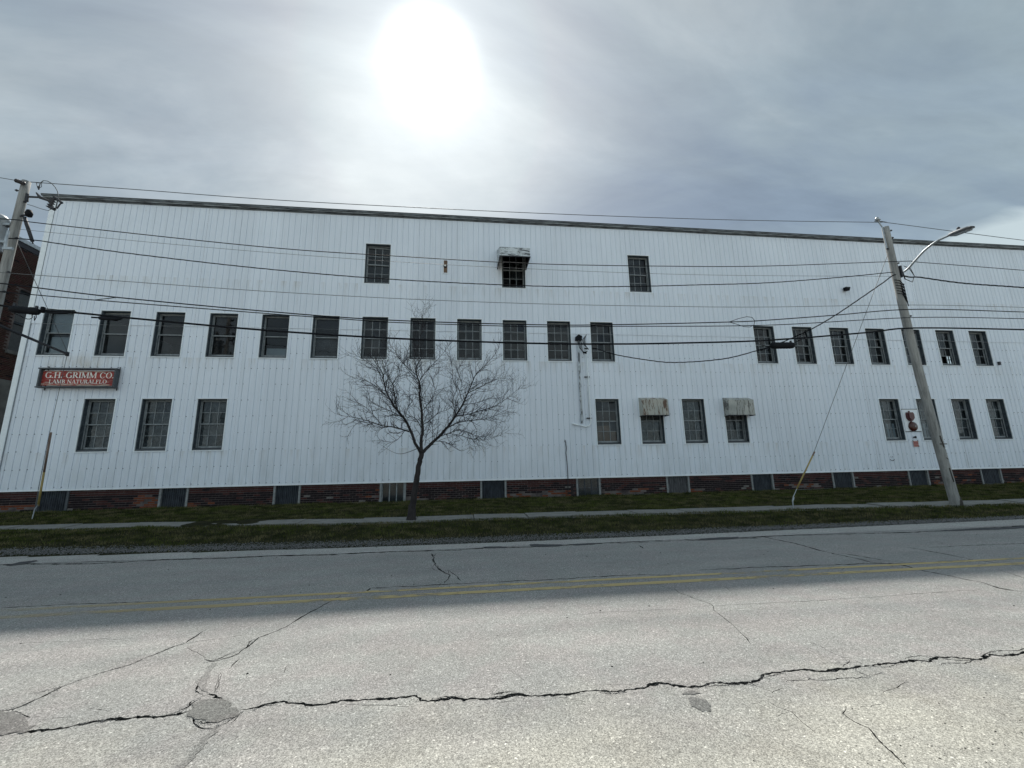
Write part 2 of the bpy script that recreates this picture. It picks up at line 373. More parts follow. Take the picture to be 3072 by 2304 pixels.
# ------------------------------------------------------------------ ground, road, verge, pavement
EDGE = ([-40, -9.0, -6.5, -2.4, .9, 5., 9., 14., 40], [10.2, 9.86, 9.6, 9.25, 9.12, 9.12, 9.2, 9.32, 9.4])      # asphalt edge
GRS = ([-40, -9.2, -6.6, -2.5, 1.1, 5.1, 14.3, 40], [10.5, 10.0, 9.84, 9.64, 9.54, 9.47, 9.43, 9.5])            # where turf starts
WN = ([-40, -11.3, -7.4, -2.9, 1.1, 6., 10.9, 16.6, 40], [12.5, 12.2, 11.86, 11.36, 11.33, 11.18, 11.08, 10.86, 10.5])
WF = ([-40, -11.8, -7.8, -3.2, 1.2, 6.4, 11.4, 17., 40], [13.2, 12.95, 12.6, 12.18, 12.1, 11.9, 11.72, 11.5, 11.15])
ip = lambda t, x: float(np.interp(x, t[0], t[1]))
def lump(x, y):
    if y < 9.6: return 0.
    k = min(1, (y-9.6)/.6)
    return k*(.035*noise.noise(Vector((x*.7, y*.9, 0)))+.018*noise.noise(Vector((x*3, y*3, 5))))
def terr(x, y):
    return terr0(y)+lump(x, y)
def axis(spec):
    out = []
    for a, b, n in spec: out += list(np.linspace(a, b, n, endpoint=False))
    return out+[spec[-1][1]]
xs = axis([(-900, -60, 8), (-60, -16, 20), (-16, 28, 200), (28, 70, 20), (70, 900, 8)])
ys = axis([(-900, -40, 8), (-40, 8.2, 12), (8.2, 15.6, 50), (15.6, 60, 12), (60, 1200, 8)])
V = []; F = []
for y in ys:
    for x in xs:
        z = terr(x, y) if y > 9.05 else -.06
        if y <= 9.05 or y < ip(EDGE, x)-.12: z = -.06
        if y > 10 and ip(WN, x)-.12 < y < ip(WF, x)+.12: z -= .05
        V.append((x, y, z))
nx = len(xs)
F = [(j*nx+i, j*nx+i+1, (j+1)*nx+i+1, (j+1)*nx+i) for j in range(len(ys)-1) for i in range(nx-1)]
b = MB(); b.v = V; b.f = F; b.m = [0]*len(F); tag(b.build('ground', 'soil', smooth=True), kind='structure')

# cracks: hand-placed lines, read off the road surface
def zp(ox, *pts): return [(ox+x/2.0635, 1500+y/2.0635) for x, y in pts]
CR = []
def crack(pts, w, ww=.5): CR.append((pts, w, ww))
crack(zp(0,(110,1442),(300,1425),(450,1400),(620,1370),(700,1355),(850,1340),(1000,1335),(1130,1320),(1180,1300)), .028)
crack(zp(0,(1480,1300),(1600,1285),(1700,1255),(1850,1262),(1960,1265),(2060,1250))+zp(1024,(0,1240),(150,1232),(300,1230),(460,1212),(480,1243),(560,1235),(700,1225),(760,1240),(900,1235),(1000,1222),(1100,1203),(1200,1205),(1330,1203),(1500,1188),(1600,1180),(1660,1190),(1750,1188),(1850,1165),(1950,1140),(2020,1135))
      +zp(2048,(0,1150),(120,1150),(200,1130),(300,1137),(400,1125),(480,1110),(500,1078),(600,1070),(740,1050),(850,1060),(960,1048),(1080,1035),(1180,1030),(1280,1010),(1350,997),(1450,990),(1520,1000),(1570,975),(1700,975),(1810,985),(1900,955),(2000,965),(2160,940)), .026)
crack(zp(0,(-60,1308),(80,1295),(150,1270),(250,1225),(380,1155),(600,1080),(800,1020),(950,960),(1080,905),(1150,885),(1280,800)), .012)
crack(zp(0,(210,1200),(300,1175),(370,1160)), .008)
crack(zp(0,(1080,905),(1250,870),(1600,825)), .005)
crack(zp(0,(2110,590),(2050,625),(1950,680),(1850,735),(1720,810),(1600,850),(1530,910),(1450,960),(1330,998),(1265,985)), .012)
crack(zp(0,(1280,1200),(1330,1222),(1380,1235)), .022)
crack(zp(0,(1120,1310),(1180,1250),(1280,1210)), .007); crack(zp(0,(1350,1400),(1450,1345),(1500,1310)), .008)
crack(zp(0,(1210,1370),(1250,1385),(1340,1380)), .012)
crack(zp(0,(245,1370),(320,1355),(440,1348)), .005); crack(zp(0,(560,1290),(700,1300)), .004); crack(zp(0,(1480,980),(1440,1020),(1420,1045)), .007)
crack(zp(0,(1790,1020),(1760,1070)), .004); crack(zp(0,(1370,1070),(1330,1190)), .004)
crack(zp(1024,(560,330),(580,400),(620,440),(675,465),(650,500),(640,520)), .011); crack(zp(1024,(660,430),(720,475),(738,500)), .01)
crack(zp(0,(-20,669),(400,645),(870,633),(1600,600),(1900,583),(2050,590)), .011)
crack(zp(1024,(160,575),(180,545),(400,535),(720,518),(1000,505),(1300,492),(1700,468),(1850,462),(2113,470)), .015)
crack(zp(2048,(80,435),(400,420),(700,410),(1000,400),(1130,392),(1270,395),(1500,385),(1800,370),(1950,390),(2160,415)), .015)
crack(zp(2048,(360,190),(510,230),(700,270),(900,325),(1050,355),(1170,385),(1270,395),(1370,405),(1500,440),(1700,480),(1850,510),(1960,545),(2160,575)), .018)
crack(zp(2048,(960,325),(1100,350),(1230,370),(1370,385)), .012)
crack(zp(1024,(1880,490),(2000,540),(2070,555))+zp(2048,(0,583),(60,605),(180,650),(230,715),(330,790),(390,850),(420,890)), .006)
crack(zp(2048,(60,660),(230,655),(500,640),(800,622),(1200,600),(1500,575),(1870,555)), .005)
crack(zp(2048,(1370,290),(1500,310),(1700,350),(1800,370)), .014); crack(zp(2048,(1500,295),(1800,280),(2160,268)), .012)
crack(zp(2048,(560,1265),(680,1310),(740,1375),(820,1440)), .007); crack(zp(2048,(1010,1275),(990,1320),(1060,1370),(1150,1410),(1230,1500),(1320,1590),(1400,1670)), .007)
crack(zp(2048,(640,1125),(780,1105),(900,1112),(1100,1095),(1170,1100)), .008); crack(zp(2048,(1170,1085),(1240,1065)), .008); crack(zp(2048,(990,1030),(1030,990)), .008)
crack(zp(2048,(640,1165),(560,1195),(480,1160)), .004); crack(zp(2048,(820,1020),(900,1005),(1080,1000)), .004); crack(zp(2048,(790,880),(860,905),(940,955),(1010,980)), .004)
crack(zp(2048,(1600,1020),(1750,1005),(1820,990)), .01); crack(zp(1024,(920,1197),(1080,1192)), .012); crack(zp(1024,(480,1245),(430,1270),(100,1265)), .004); crack(zp(1024,(950,1250),(1180,1245)), .004)
crack(zp(1024,(800,1165),(960,1150)), .004); crack(zp(1024,(1600,1145),(1800,1140)), .004); crack(zp(2048,(380,1145),(470,1155)), .006); crack(zp(1024,(1350,715),(1700,690),(2113,675)), .004)
crack(zp(0,(-20,402),(200,395),(500,397),(760,385),(1000,370),(1400,360),(1700,345),(2113,338)), .028)
crack(zp(0,(380,398),(520,384),(760,380)), .012); crack(zp(0,(40,405),(170,372),(340,345)), .012)
crack(zp(1024,(0,333),(330,320),(700,310),(900,297),(1160,292),(1500,274),(2113,242))+zp(2048,(60,248),(300,240),(510,225),(800,215),(1400,200),(2160,158)), .026)
crack(zp(1024,(330,312),(700,302),(880,292)), .01); crack(zp(1024,(1700,270),(2113,250))+zp(2048,(100,250),(500,235)), .012)
crack(zp(1024,(1840,280),(1880,303)), .012)
for ox, pl, w in ((0, ((480,1398),(560,1372),(640,1372),(700,1362)), .012), (0, ((1050,1330),(1110,1300),(1180,1262),(1250,1225)), .010), (0, ((1165,1330),(1195,1380),(1260,1415),(1330,1420),(1350,1395)), .009),
    (0, ((1280,1005),(1350,985),(1430,950),(1470,935)), .009), (0, ((1530,915),(1560,870),(1600,860)), .010), (0, ((1265,985),(1220,950),(1160,915)), .004), (0, ((1240,1110),(1210,1180),(1250,1215)), .008), (0, ((80,1298),(130,1330),(190,1345),(245,1342)), .006),
    (0, ((1330,1190),(1350,1120),(1360,1070)), .005), (0, ((1400,1400),(1480,1330),(1510,1310)), .007), (0, ((1560,1305),(1640,1270),(1720,1262)), .009), (0, ((100,890),(500,868),(820,858)), .003),
    (1024, ((560,1232),(640,1215),(740,1222)), .010), (1024, ((900,1235),(960,1215),(1100,1215)), .009), (1024, ((1600,1190),(1680,1200),(1760,1190)), .008), (1024, ((1290,1210),(1400,1225),(1540,1243)), .004), (1024, ((0,1268),(160,1275),(420,1272)), .004),
    (1024, ((590,400),(605,430),(640,455)), .007), (1024, ((560,360),(575,345),(590,330)), .006), (1024, ((640,430),(665,440),(670,460)), .010), (1024, ((575,400),(560,420),(590,440)), .005), (1024, ((640,500),(600,540)), .005), (1024, ((1140,668),(1240,670)), .005),
    (2048, ((120,1150),(200,1145),(280,1150),(340,1138)), .010), (2048, ((380,1125),(450,1150),(500,1160)), .007), (2048, ((490,1095),(560,1088),(640,1072)), .009), (2048, ((1060,1045),(1110,1075),(1170,1095)), .008), (2048, ((1180,1030),(1260,1035),(1340,1015)), .009), (2048, ((1380,985),(1470,965),(1560,972)), .007), (2048, ((1560,978),(1660,990),(1800,992)), .010),
    (2048, ((1840,970),(1930,940),(2050,935),(2160,915)), .009), (2048, ((1100,1285),(1170,1285),(1230,1265)), .004), (2048, ((1240,1195),(1330,1160),(1400,1130)), .004), (2048, ((580,1340),(640,1318),(700,1312)), .004), (2048, ((1000,330),(1100,345),(1250,378)), .010), (2048, ((1060,355),(1150,372),(1290,385)), .010), (2048, ((900,405),(1000,425),(985,435)), .008), (2048, ((1950,430),(2050,460),(2160,495)), .008), (2048, ((230,520),(290,560)), .008)):
    crack(zp(ox, *pl), w)
def ragged(pts, w, ww):
    P = [on_ground(*p) for p in pts]; P = [Vector((p.x, p.y)) for p in P]
    out = [P[0]]
    for a, c in zip(P, P[1:]):
        n = max(2, int((c-a).length/(.02 if a.y < 4.5 else .05)))
        d = (c-a).normalized(); q = Vector((-d.y, d.x))
        for i in range(1, n+1):
            p = a.lerp(c, i/n); j = noise.noise(Vector((p.x*6, p.y*6, w*99)))*.03+random.uniform(-.35, .35)*w*1.0
            if i == n: j *= .4
            out.append(p+q*j)
    L_, R_ = [], []
    n = len(out)
    for i, p in enumerate(out):
        d = (out[min(i+1, n-1)]-out[max(i-1, 0)]).normalized(); q = Vector((-d.y, d.x))
        e = min(1, i/3, (n-1-i)/3)
        h = w*.5*max(.06, e)*(1+ww*noise.noise(Vector((p.x*4, p.y*4, 3)))*1.6)*random.uniform(.5, 1.5)*(1 if p.y < 4 else 1+.25*(p.y-4))
        h = max(h, .0016)
        L_.append(p+q*h); R_.append(p-q*h)
    return R_+L_[::-1]
def in_road(p): return p.y < ip(EDGE, p.x)-.01 and -39 < p.x < 39
ex = np.linspace(-60, 60, 241)
outline = [Vector((-200, -13)), Vector((200, -13)), Vector((200, 9.4))]+[Vector((x, ip(EDGE, x)+.03*noise.noise(Vector((x*2.2, 0, 0)))+.012*noise.noise(Vector((x*9, 0, 0))))) for x in ex[::-1]]+[Vector((-200, 10.2))]
pts2 = list(outline); faces = [list(range(len(pts2)))]
for c in CR:
    pl = ragged(*c); o = len(pts2); pts2 += pl; n = len(pl)//2
    # split into short quads so that bends stay valid
    for i in range(n-1):
        faces.append([o+i, o+i+1, o+2*n-2-i, o+2*n-1-i])
vo, eo, fo, ov, oe, of = geometry.delaunay_2d_cdt(pts2, [], faces, 0, 1e-5)
b = MB(); DEP = .02
top = {}; bot = {}
def tv(i):
    if i not in top: top[i] = len(b.v); b.v.append((vo[i].x, vo[i].y, 0))
    return top[i]
def bv(i):
    if i not in bot: bot[i] = len(b.v); b.v.append((vo[i].x, vo[i].y, -DEP))
    return bot[i]
ed = {}
for f, src in zip(fo, of):
    if not src: continue
    crk = any(s > 0 for s in src)
    if not crk and 0 not in src: continue
    b.f.append(tuple((bv if crk else tv)(i) for i in f)); b.m.append(1 if crk else 0)
    for a, c in zip(f, list(f[1:])+[f[0]]):
        ed.setdefault((min(a, c), max(a, c)), []).append(crk)
for (a, c), k in ed.items():
    if len(k) == 2 and k[0] != k[1]:
        b.f.append((tv(a), tv(c), bv(c), bv(a))); b.m.append(1)
tag(b.build('road', ['asphalt', 'crack_dirt']), kind='structure')

def blob(pts, z, jit=.02, n=4):        # ragged flat patch on the road
    P = [on_ground(*p) for p in pts]; out = []
    for a, c in zip(P, P[1:]+P[:1]):
        for i in range(n):
            p = a.lerp(c, i/n); out.append((p.x+random.uniform(-jit, jit), p.y+random.uniform(-jit, jit), z))
    return out
def sheet(name, pts, z, mat, jit=.02, th=.004):
    P = blob(pts, z, jit); vo, eo, fo, ov, oe, of = geometry.delaunay_2d_cdt([Vector(p[:2]) for p in P], [], [list(range(len(P)))], 1, 1e-5)
    b = MB(); b.add([(v.x, v.y, z) for v in vo], [f if (vo[f[1]]-vo[f[0]]).cross(vo[f[2]]-vo[f[0]]) > 0 else f[::-1] for f in [tuple(f) for f in fo]]); o = b.build(name, mat); return tag(o, kind='structure')
cx_, cy_ = 1318, 1305
sheet('asphalt_patch', zp(0, *[(cx_+150*math.cos(a)*(1+.14*math.sin(3*a)+.08*math.sin(7*a+1)), cy_+72*math.sin(a)*(1+.10*math.sin(5*a))) for a in np.linspace(0, 6.283, 24, endpoint=False)]), .004, 'asphalt_patch', .012)
sheet('asphalt_patch', zp(2048, (30,1235),(75,1220),(140,1240),(165,1265),(180,1310),(120,1312),(60,1280)), .003, 'asphalt_patch', .008)
sheet('asphalt_patch', zp(2048, (0,1196),(20,1188),(60,1180),(112,1196),(60,1206),(0,1203)), .003, 'asphalt_patch', .006)
sheet('asphalt_patch', zp(0, (-80,1315),(30,1312),(110,1312),(150,1340),(205,1395),(185,1435),(60,1450),(-80,1465)), .004, 'asphalt_patch', .02)
sheet('sealed_crack', zp(0, (1310,1010),(1345,1012),(1300,1070),(1280,1130),(1285,1195),(1262,1190),(1228,1150),(1245,1095),(1280,1040)), .003, 'sealed_dust', .012)
sheet('sealed_crack', zp(0, (1340,1405),(1360,1425),(1290,1480),(1220,1570),(1130,1680),(1060,1680),(1180,1570),(1240,1490)), .003, 'sealed_dust', .016)
for pp in ([(35,408),(120,385),(225,372),(240,380),(160,398),(60,410)],):
    sheet('tar_patch', zp(0, *pp), .005, 'tar_seal', .01)
for pp in ([(1160,275),(1260,274),(1360,276),(1358,288),(1240,291),(1175,289)], [(870,292),(950,288),(1025,290),(1010,297),(900,300)], [(1430,275),(1500,270),(1600,268),(1560,276),(1440,282)]):
    sheet('tar_patch', zp(1024, *pp), .005, 'tar_seal', .02)
for pp in ([(105,240),(230,233),(350,228),(345,238),(200,248),(110,250)], [(1500,196),(1700,183),(1900,175),(2160,160),(2160,172),(1950,184),(1700,192)]):
    sheet('tar_patch', zp(2048, *pp), .005, 'tar_seal', .02)
CP = []
for pts, w, ww in CR:
    P = [on_ground(*p) for p in pts]
    if w >= .008 and P[0].y < 5: CP += [(a, c, w) for a, c in zip(P, P[1:])]
def cg():
    a, c, w = random.choice(CP); p = a.lerp(c, random.random()); return (p.x+random.gauss(0, w*1.2), p.y+random.gauss(0, w*1.2), .0005)
# concrete gutter strip between road joint and gravel
GJ = ([-40, -8.2, -2.2, 4.5, 12.7, 40], [9.3, 9.0, 8.62, 8.53, 8.46, 8.4])
b = MB(); X = np.linspace(-30, 40, 180)
for i in range(len(X)-1):
    a, c = X[i], X[i+1]; f = lambda T, x: ip(T, x)
    n1 = .015*noise.noise(Vector((a*5, 1, 0))); n2 = .015*noise.noise(Vector((c*5, 1, 0)))
    b.add([(a, f(GJ, a)+.03, .004), (c, f(GJ, c)+.03, .004), (c, f(EDGE, c)-.03+n2, .004), (a, f(EDGE, a)-.03+n1, .004)], [(0, 1, 2, 3)])
tag(b.build('gutter', 'gutter_concrete'), kind='structure')
# yellow centre lines
for y0, x0, x1, w in ((5.60, -5.6, 9.9, .115), (5.88, -5.6, 9.9, .09)):
    b = MB(); X = np.arange(x0, x1, .12)
    for a in X:
        n = [.010*noise.noise(Vector((q*3, y0, k))) for q, k in ((a, 0), (a+.12, 0), (a+.12, 7), (a, 7))]
        sl = lambda q: y0-(q-2)*.012
        b.add([(a, sl(a)+n[0], .0035), (a+.12, sl(a+.12)+n[1], .0035), (a+.12, sl(a+.12)+w+n[2], .0035), (a, sl(a)+w+n[3], .0035)], [(0, 1, 2, 3)])
    tag(b.build('centre_line', 'yellow_paint'), kind='structure')
b = MB(); b.box(-200, 200, -80, -13.02, -.055, -.004); tag(b.build('bounce_ground', 'bounce_pale'), kind='structure')  # unseen pale ground added behind the camera to bounce light onto the facade
# sidewalk slabs
sw = MB(); sw.box(-40, 45, 10.6, 10.61, -.05, -.04)
def walk_z(x, y): return terr0(y)+.012
swo = bpy.data.objects.new('sidewalk', None); COL.objects.link(swo); swo.location = (0, 11.5, .2); tag(swo, kind='structure')
x = -20.; k = 0
while x < 32:
    L = 1.42+.1*random.random(); a, c = x+.012, x+L-.012; tilt = random.uniform(-.012, .012); sk = -.35 if x < 2 else .35
    sk *= min(1, abs(x-2)/6)
    z0 = random.uniform(-.01, .01); n0, n1, f0, f1 = ip(WN, a), ip(WN, c), ip(WF, a), ip(WF, c)
    b = MB(); P = [(a, n0, walk_z(a, n0)+z0+tilt), (c, n1, walk_z(c, n1)+z0-tilt), (c, f1, walk_z(c, f1)+z0-tilt), (a, f0, walk_z(a, f0)+z0+tilt)]
    b.prism([(p[0], p[1], p[2]-.1) for p in P], (0, 0, .1)); b.build('slab', 'concrete', swo)
    x += L; k += 1
# mud over the broken slabs
b = MB()
for k in range(26):
    cx = random.uniform(-6.9, -5.4); cy = random.uniform(11.75, 12.5); r = random.uniform(.12, .3)
    ring = [(cx+r*1.5*math.cos(q)*random.uniform(.8, 1.1), cy+r*.8*math.sin(q), terr0(cy)+.0) for q in np.linspace(0, 6.283, 9, endpoint=False)]
    b.add(ring+[(cx, cy, terr0(cy)+.05)], [(i, (i+1) % 9, 9) for i in range(9)])
tag(b.build('mud', 'soil', smooth=True), kind='stuff')

# gravel verge and loose stones
def stones(name, n, fn, rmin, rmax, mat, flat=.6):
    base = np.array([(1, 0, 0), (-1, 0, 0), (0, 1, 0), (0, -1, 0), (0, 0, 1), (0, 0, -1)], float)
    tri = np.array([(0, 2, 4), (2, 1, 4), (1, 3, 4), (3, 0, 4), (2, 0, 5), (1, 2, 5), (3, 1, 5), (0, 3, 5)])
    P = np.array([fn() for _ in range(n)]); R = NR.uniform(rmin, rmax, n)**1.0
    V = base[None]*R[:, None, None]*NR.uniform(.6, 1.3, (n, 6, 1)); V[:, :, 2] *= flat
    a = NR.uniform(0, 6.28, n); c, s = np.cos(a), np.sin(a)
    x = V[:, :, 0]*c[:, None]-V[:, :, 1]*s[:, None]; y = V[:, :, 0]*s[:, None]+V[:, :, 1]*c[:, None]
    V = np.stack([x, y, V[:, :, 2]], -1)+P[:, None, :]
    F = (tri[None]+6*np.arange(n)[:, None, None]).reshape(-1, 3)
    return tag(fastmesh(name, V.reshape(-1, 3), F, mat), kind='stuff')
def vg():
    x = random.uniform(-18, 28); a = ip(EDGE, x)-.10; c = ip(GRS, x)+.3; y = random.triangular(a, c, .5*a+.5*c)
    return (x, y, max(terr(x, y), 0 if y < ip(EDGE, x) else -1)+.004)
stones('gravel', 42000, vg, .006, .017, 'gravel')
def sh():
    if random.random() < .8:
        cx, cy, sx, sy = random.choice([(2.3, 2.05, .7, .16), (3.9, 2.35, .7, .2), (1.4, 1.72, .6, .12), (3.0, 1.85, .8, .15)])
        return (random.gauss(cx, sx), max(1.3, random.gauss(cy, sy)), .001)
    return (random.uniform(-3, 6), random.uniform(1.4, 2.4), .001)
stones('road_grit', 900, sh, .002, .0065, 'pebble_dark')
stones('crack_grit', 2600, cg, .0015, .005, 'gravel')
stones('road_chips', 120, lambda: (random.uniform(-9, 14), random.uniform(3, 8.9), .002), .004, .014, 'pebble_dark')

# turf
def grass():
    n = 330000
    X = NR.uniform(-19, 28.5, n); Y = NR.uniform(9.4, 15.46, n)
    g0 = np.interp(X, *GRS)+.10*np.sin(X*1.3)+.06*np.sin(X*3.7+1); n0 = np.interp(X, *WN)-.02+.05*np.sin(X*2.1)+.03*np.sin(X*6.3); f0 = np.interp(X, *WF)+.02+.05*np.sin(X*1.7+2)+.03*np.sin(X*5.1)
    rnd = NR.uniform(0, 1, n)
    ok = ((Y > g0-.2+.5*rnd**1.5) & (Y < n0)) | (Y > f0)
    # thinner near the road edge and under the tree
    edge = np.clip((Y-g0)/.6, .12, 1); ok &= NR.uniform(0, 1, n) < np.where(Y < n0, edge, 1)
    tr = np.hypot(X+1.26, (Y-11.3)*1.4); ok &= NR.uniform(0, 1, n) < np.clip(tr/.9, .15, 1)
    X, Y = X[ok], Y[ok]; n = len(X)
    Z = np.array([terr(x, y) for x, y in zip(X, Y)])
    big = np.array([noise.noise(Vector((x*.9, y*1.4, 3))) for x, y in zip(X, Y)]); sm = np.array([noise.noise(Vector((x*4, y*5, 9))) for x, y in zip(X, Y)])
    H = (.024+.026*NR.uniform(0, 1, n)+.045*np.clip(sm, 0, 1)+.03*np.clip(big, 0, 1))*(1+.4*(Y > 15.2)); 
    a = NR.uniform(0, 3.14, n); w = NR.uniform(.004, .009, n); lx = NR.normal(0, .45, n)*H; ly = NR.normal(0, .45, n)*H
    V = np.zeros((n, 3, 3)); V[:, 0] = np.stack([X-np.cos(a)*w, Y-np.sin(a)*w, Z-.01], -1); V[:, 1] = np.stack([X+np.cos(a)*w, Y+np.sin(a)*w, Z-.01], -1); V[:, 2] = np.stack([X+lx, Y+ly, Z+H], -1)
    o = fastmesh('grass', V.reshape(-1, 3), np.arange(3*n).reshape(-1, 3), 'grass'); tag(o, kind='stuff')
    ca = o.data.color_attributes.new('tone', 'FLOAT_COLOR', 'POINT')
    md = np.array([noise.noise(Vector((x*1.9, y*3.2, 17))) for x, y in zip(X, Y)])
    br = np.clip(.22+.5*sm+1.1*md-.25*big+NR.normal(0, .22, n)+.45*np.clip(1-(Y-g0[ok])/.9, 0, 1)*(Y < n0[ok]), 0, 1)
    c = np.ones((n, 3, 4)); c[:, :, 0] = np.clip(.42+.9*sm+.8*big+NR.normal(0, .2, n), 0, 1)[:, None]; c[:, :, 1] = br[:, None]; c[:, :, 2] = 0
    ca.data.foreach_set('color', c.astype(np.float32).ravel())
grass()

# ------------------------------------------------------------------ the white factory
ZS, ZR, SEAM = 1.088, 11.40, 6.68
XL, XR = -14.78, 31.
P0 = -14.30; PIT = 1.7690; WWID = .945
R1 = (2.292, 4.055); R2 = (5.555, 7.195); R3 = (8.552, 10.207)
WIN = []      # x0, z0, z1, kind, label
def wx(k): return P0+PIT*k
labs_left = ['pale blind behind the glass', None, None, None, None, None]
for k in range(6): WIN.append((wx(k), *R2, 'two', k))
for k in range(6, 12): WIN.append((wx(k), *R2, 'six', k))
for x in (12.28, 14.08, 15.85, 17.61, 19.42, 21.16, 22.90): WIN.append((x, *R2, 'six', 20))
for x in (-3.70, 1.625, 6.955): WIN.append((x, *R3, 'six' if x != 1.625 else 'hooded', 30))
for x in (-12.56, -10.80, -9.04): WIN.append((x, *R1, 'sheet', 40))
for x, t_ in ((5.185, 'board'), (6.97, 'hoodlow'), (8.745, 'sheet'), (10.52, 'hoodlow'), (17.63, 'sheet2'), (19.42, 'sheet2'), (21.17, 'sheet'), (22.94, 'sheet')):
    WIN.append((x, *R1, t_, 50))
F_ = empty('factory_building', (8, YW, .4), 'long white ribbed-metal factory with rows of dark sash windows on a brick base', 'factory')
RIB = .2143; GW = .015; GD = .011
holes = [(w[0], w[0]+WWID, w[1], w[2]) for w in WIN]
def slabs(prof, z0, z1, yoff, mb, holes):
    """prof: list of (x, depth) across the panel; vertical strips cut around the openings"""
    X0, X1 = prof[0][0], prof[-1][0]
    px_ = np.array([p[0] for p in prof]); pd_ = np.array([p[1] for p in prof])
    cuts = sorted(set([p[0] for p in prof]+[h for H in holes for h in H[:2] if X0 < h < X1]))
    for a, c in zip(cuts, cuts[1:]):
        if c-a < 1e-5: continue
        m = (a+c)/2; ya = yoff+float(np.interp(a, px_, pd_)); yc = yoff+float(np.interp(c, px_, pd_))
        segs = [(z0, z1)]
        for H in holes:
            if H[0] < m < H[1]:
                ns = []
                for s0, s1 in segs:
                    if H[3] <= s0 or H[2] >= s1: ns.append((s0, s1)); continue
                    if H[2] > s0: ns.append((s0, H[2]))
                    if H[3] < s1: ns.append((H[3], s1))
                segs = ns
        for s0, s1 in segs: mb.add([(a, ya, s0), (c, yc, s0), (c, yc, s1), (a, ya, s1)], [(0, 1, 2, 3)])
x = XL+.15; PW = RIB*4
while x < XR:
    prof = [(x, 0.)]
    for k in range(4):
        c = x+RIB*(k+.5); e = .004
        for dxx, d in ((-.075, 0), (-.068, -.003), (-.060, 0), (-GW/2-.006, 0), (-GW/2-.002, -.006), (-GW/2+.002, GD), (GW/2-.002, GD), (GW/2+.002, -.006), (GW/2+.006, 0), (.060, 0), (.068, -.003), (.075, 0)):
            prof.append((c+dxx, d))
    prof.append((x+PW, 0.))
    for z0, z1, yo in ((ZS, SEAM+.03, .012), (SEAM, ZR, -.012)):
        wob = random.uniform(-.003, .003)
        cut = [h for h in holes if h[0] <= x+1e-6 and h[1] >= x+PW-1e-6 and z0 < h[2] and h[3] < z1]
        if cut:
            zz = (cut[0][2]+cut[0][3])/2; mb = MB(); slabs(prof, zz, z1, YW+yo+wob, mb, holes); mb.build('siding_panel', 'siding', F_); zt_ = zz
        else: zt_ = z1
        mb = MB(); slabs(prof, z0, zt_, YW+yo+wob, mb, holes)
        # bottom lip gives the sheet its thickness
        mb.add([(x, YW+yo+wob, z0), (x+PW, YW+yo+wob, z0), (x+PW, YW+yo+.03, z0), (x, YW+yo+.03, z0)], [(0, 3, 2, 1)])
        mb.build('siding_panel', 'siding', F_)
    x += PW
XE = x
# inner sheathing (dark side) with the same openings
mb = MB(); slabs([(XL+.01, 0), (XE, 0)], ZS, ZR, YW+.05, mb, holes); slabs([(XL+.01, 0), (XE, 0)], ZS, ZR, YW+.30, mb, holes)
mb.build('inner_wall', 'dark_room', F_)
# screws
n = 0; V = []; Fs = []
hexa = [(math.cos(a), math.sin(a)) for a in np.linspace(0, 6.283, 6, endpoint=False)]
rows = [1.165+.571*k for k in range(18)]
b = MB(); x = XL+.15+RIB*.5
while x < XE:
    for z in rows:
        if z > ZR-.1 or any(h[0]-.04 < x+.05 < h[1]+.04 and h[2]-.04 < z < h[3]+.04 for h in holes) or random.random() < .12: continue
        r = random.choice((.006, .009, .012)); zz = z+random.uniform(-.01, .01); xx = x+.022
        b.add([(xx+r*c, YW-.008, zz+r*s) for c, s in hexa]+[(xx+r*c, YW+.01, zz+r*s) for c, s in hexa], [(5, 4, 3, 2, 1, 0)]+[(i, (i+1) % 6, 6+(i+1) % 6, 6+i) for i in range(6)])
    x += RIB
tag(b.build('screw_rows', 'dark_metal', F_), kind='stuff')
# trims
b = MB(); b.box(XL-.03, XL+.138, YW-.03, YW-.016, ZS-.02, ZR+.02); b.box(XL-.03, XL-.012, YW-.012, YW+.12, ZS-.02, ZR+.02); b.build('corner_trim', 'white_trim', F_)
b = MB(); b.box(XL+.140, XL+.147, YW-.022, YW+.01, ZS, ZR); b.build('corner_joint', 'galvanised', F_)
b = MB(); b.box(XL, XE, YW-.022, YW-.010, ZS-.03, ZS+.022); b.box(XL, XE, YW-.010, YW+.06, ZS-.03, ZS-.018); b.build('drip_edge', 'white_trim', F_)
# cornice: fascia, frieze, crown, soffit
b = MB(); b.box(XL-.26, XE, YW-.11, YW-.09, 11.44, 11.505); b.build('fascia', 'fascia_paint', F_)
b = MB(); b.box(XL-.29, XE, YW-.145, YW-.112, 11.475, 11.525); b.build('crown_moulding', 'cornice_wood', F_)
b = MB(); b.box(XL-.26, XE, YW-.089, YW+.3, 11.435, 11.455); b.build('soffit', 'cornice_wood', F_)
b = MB(); b.box(XL, XE, YW-.03, YW-.012, 11.385, 11.433); b.build('frieze_board', 'cornice_wood', F_)
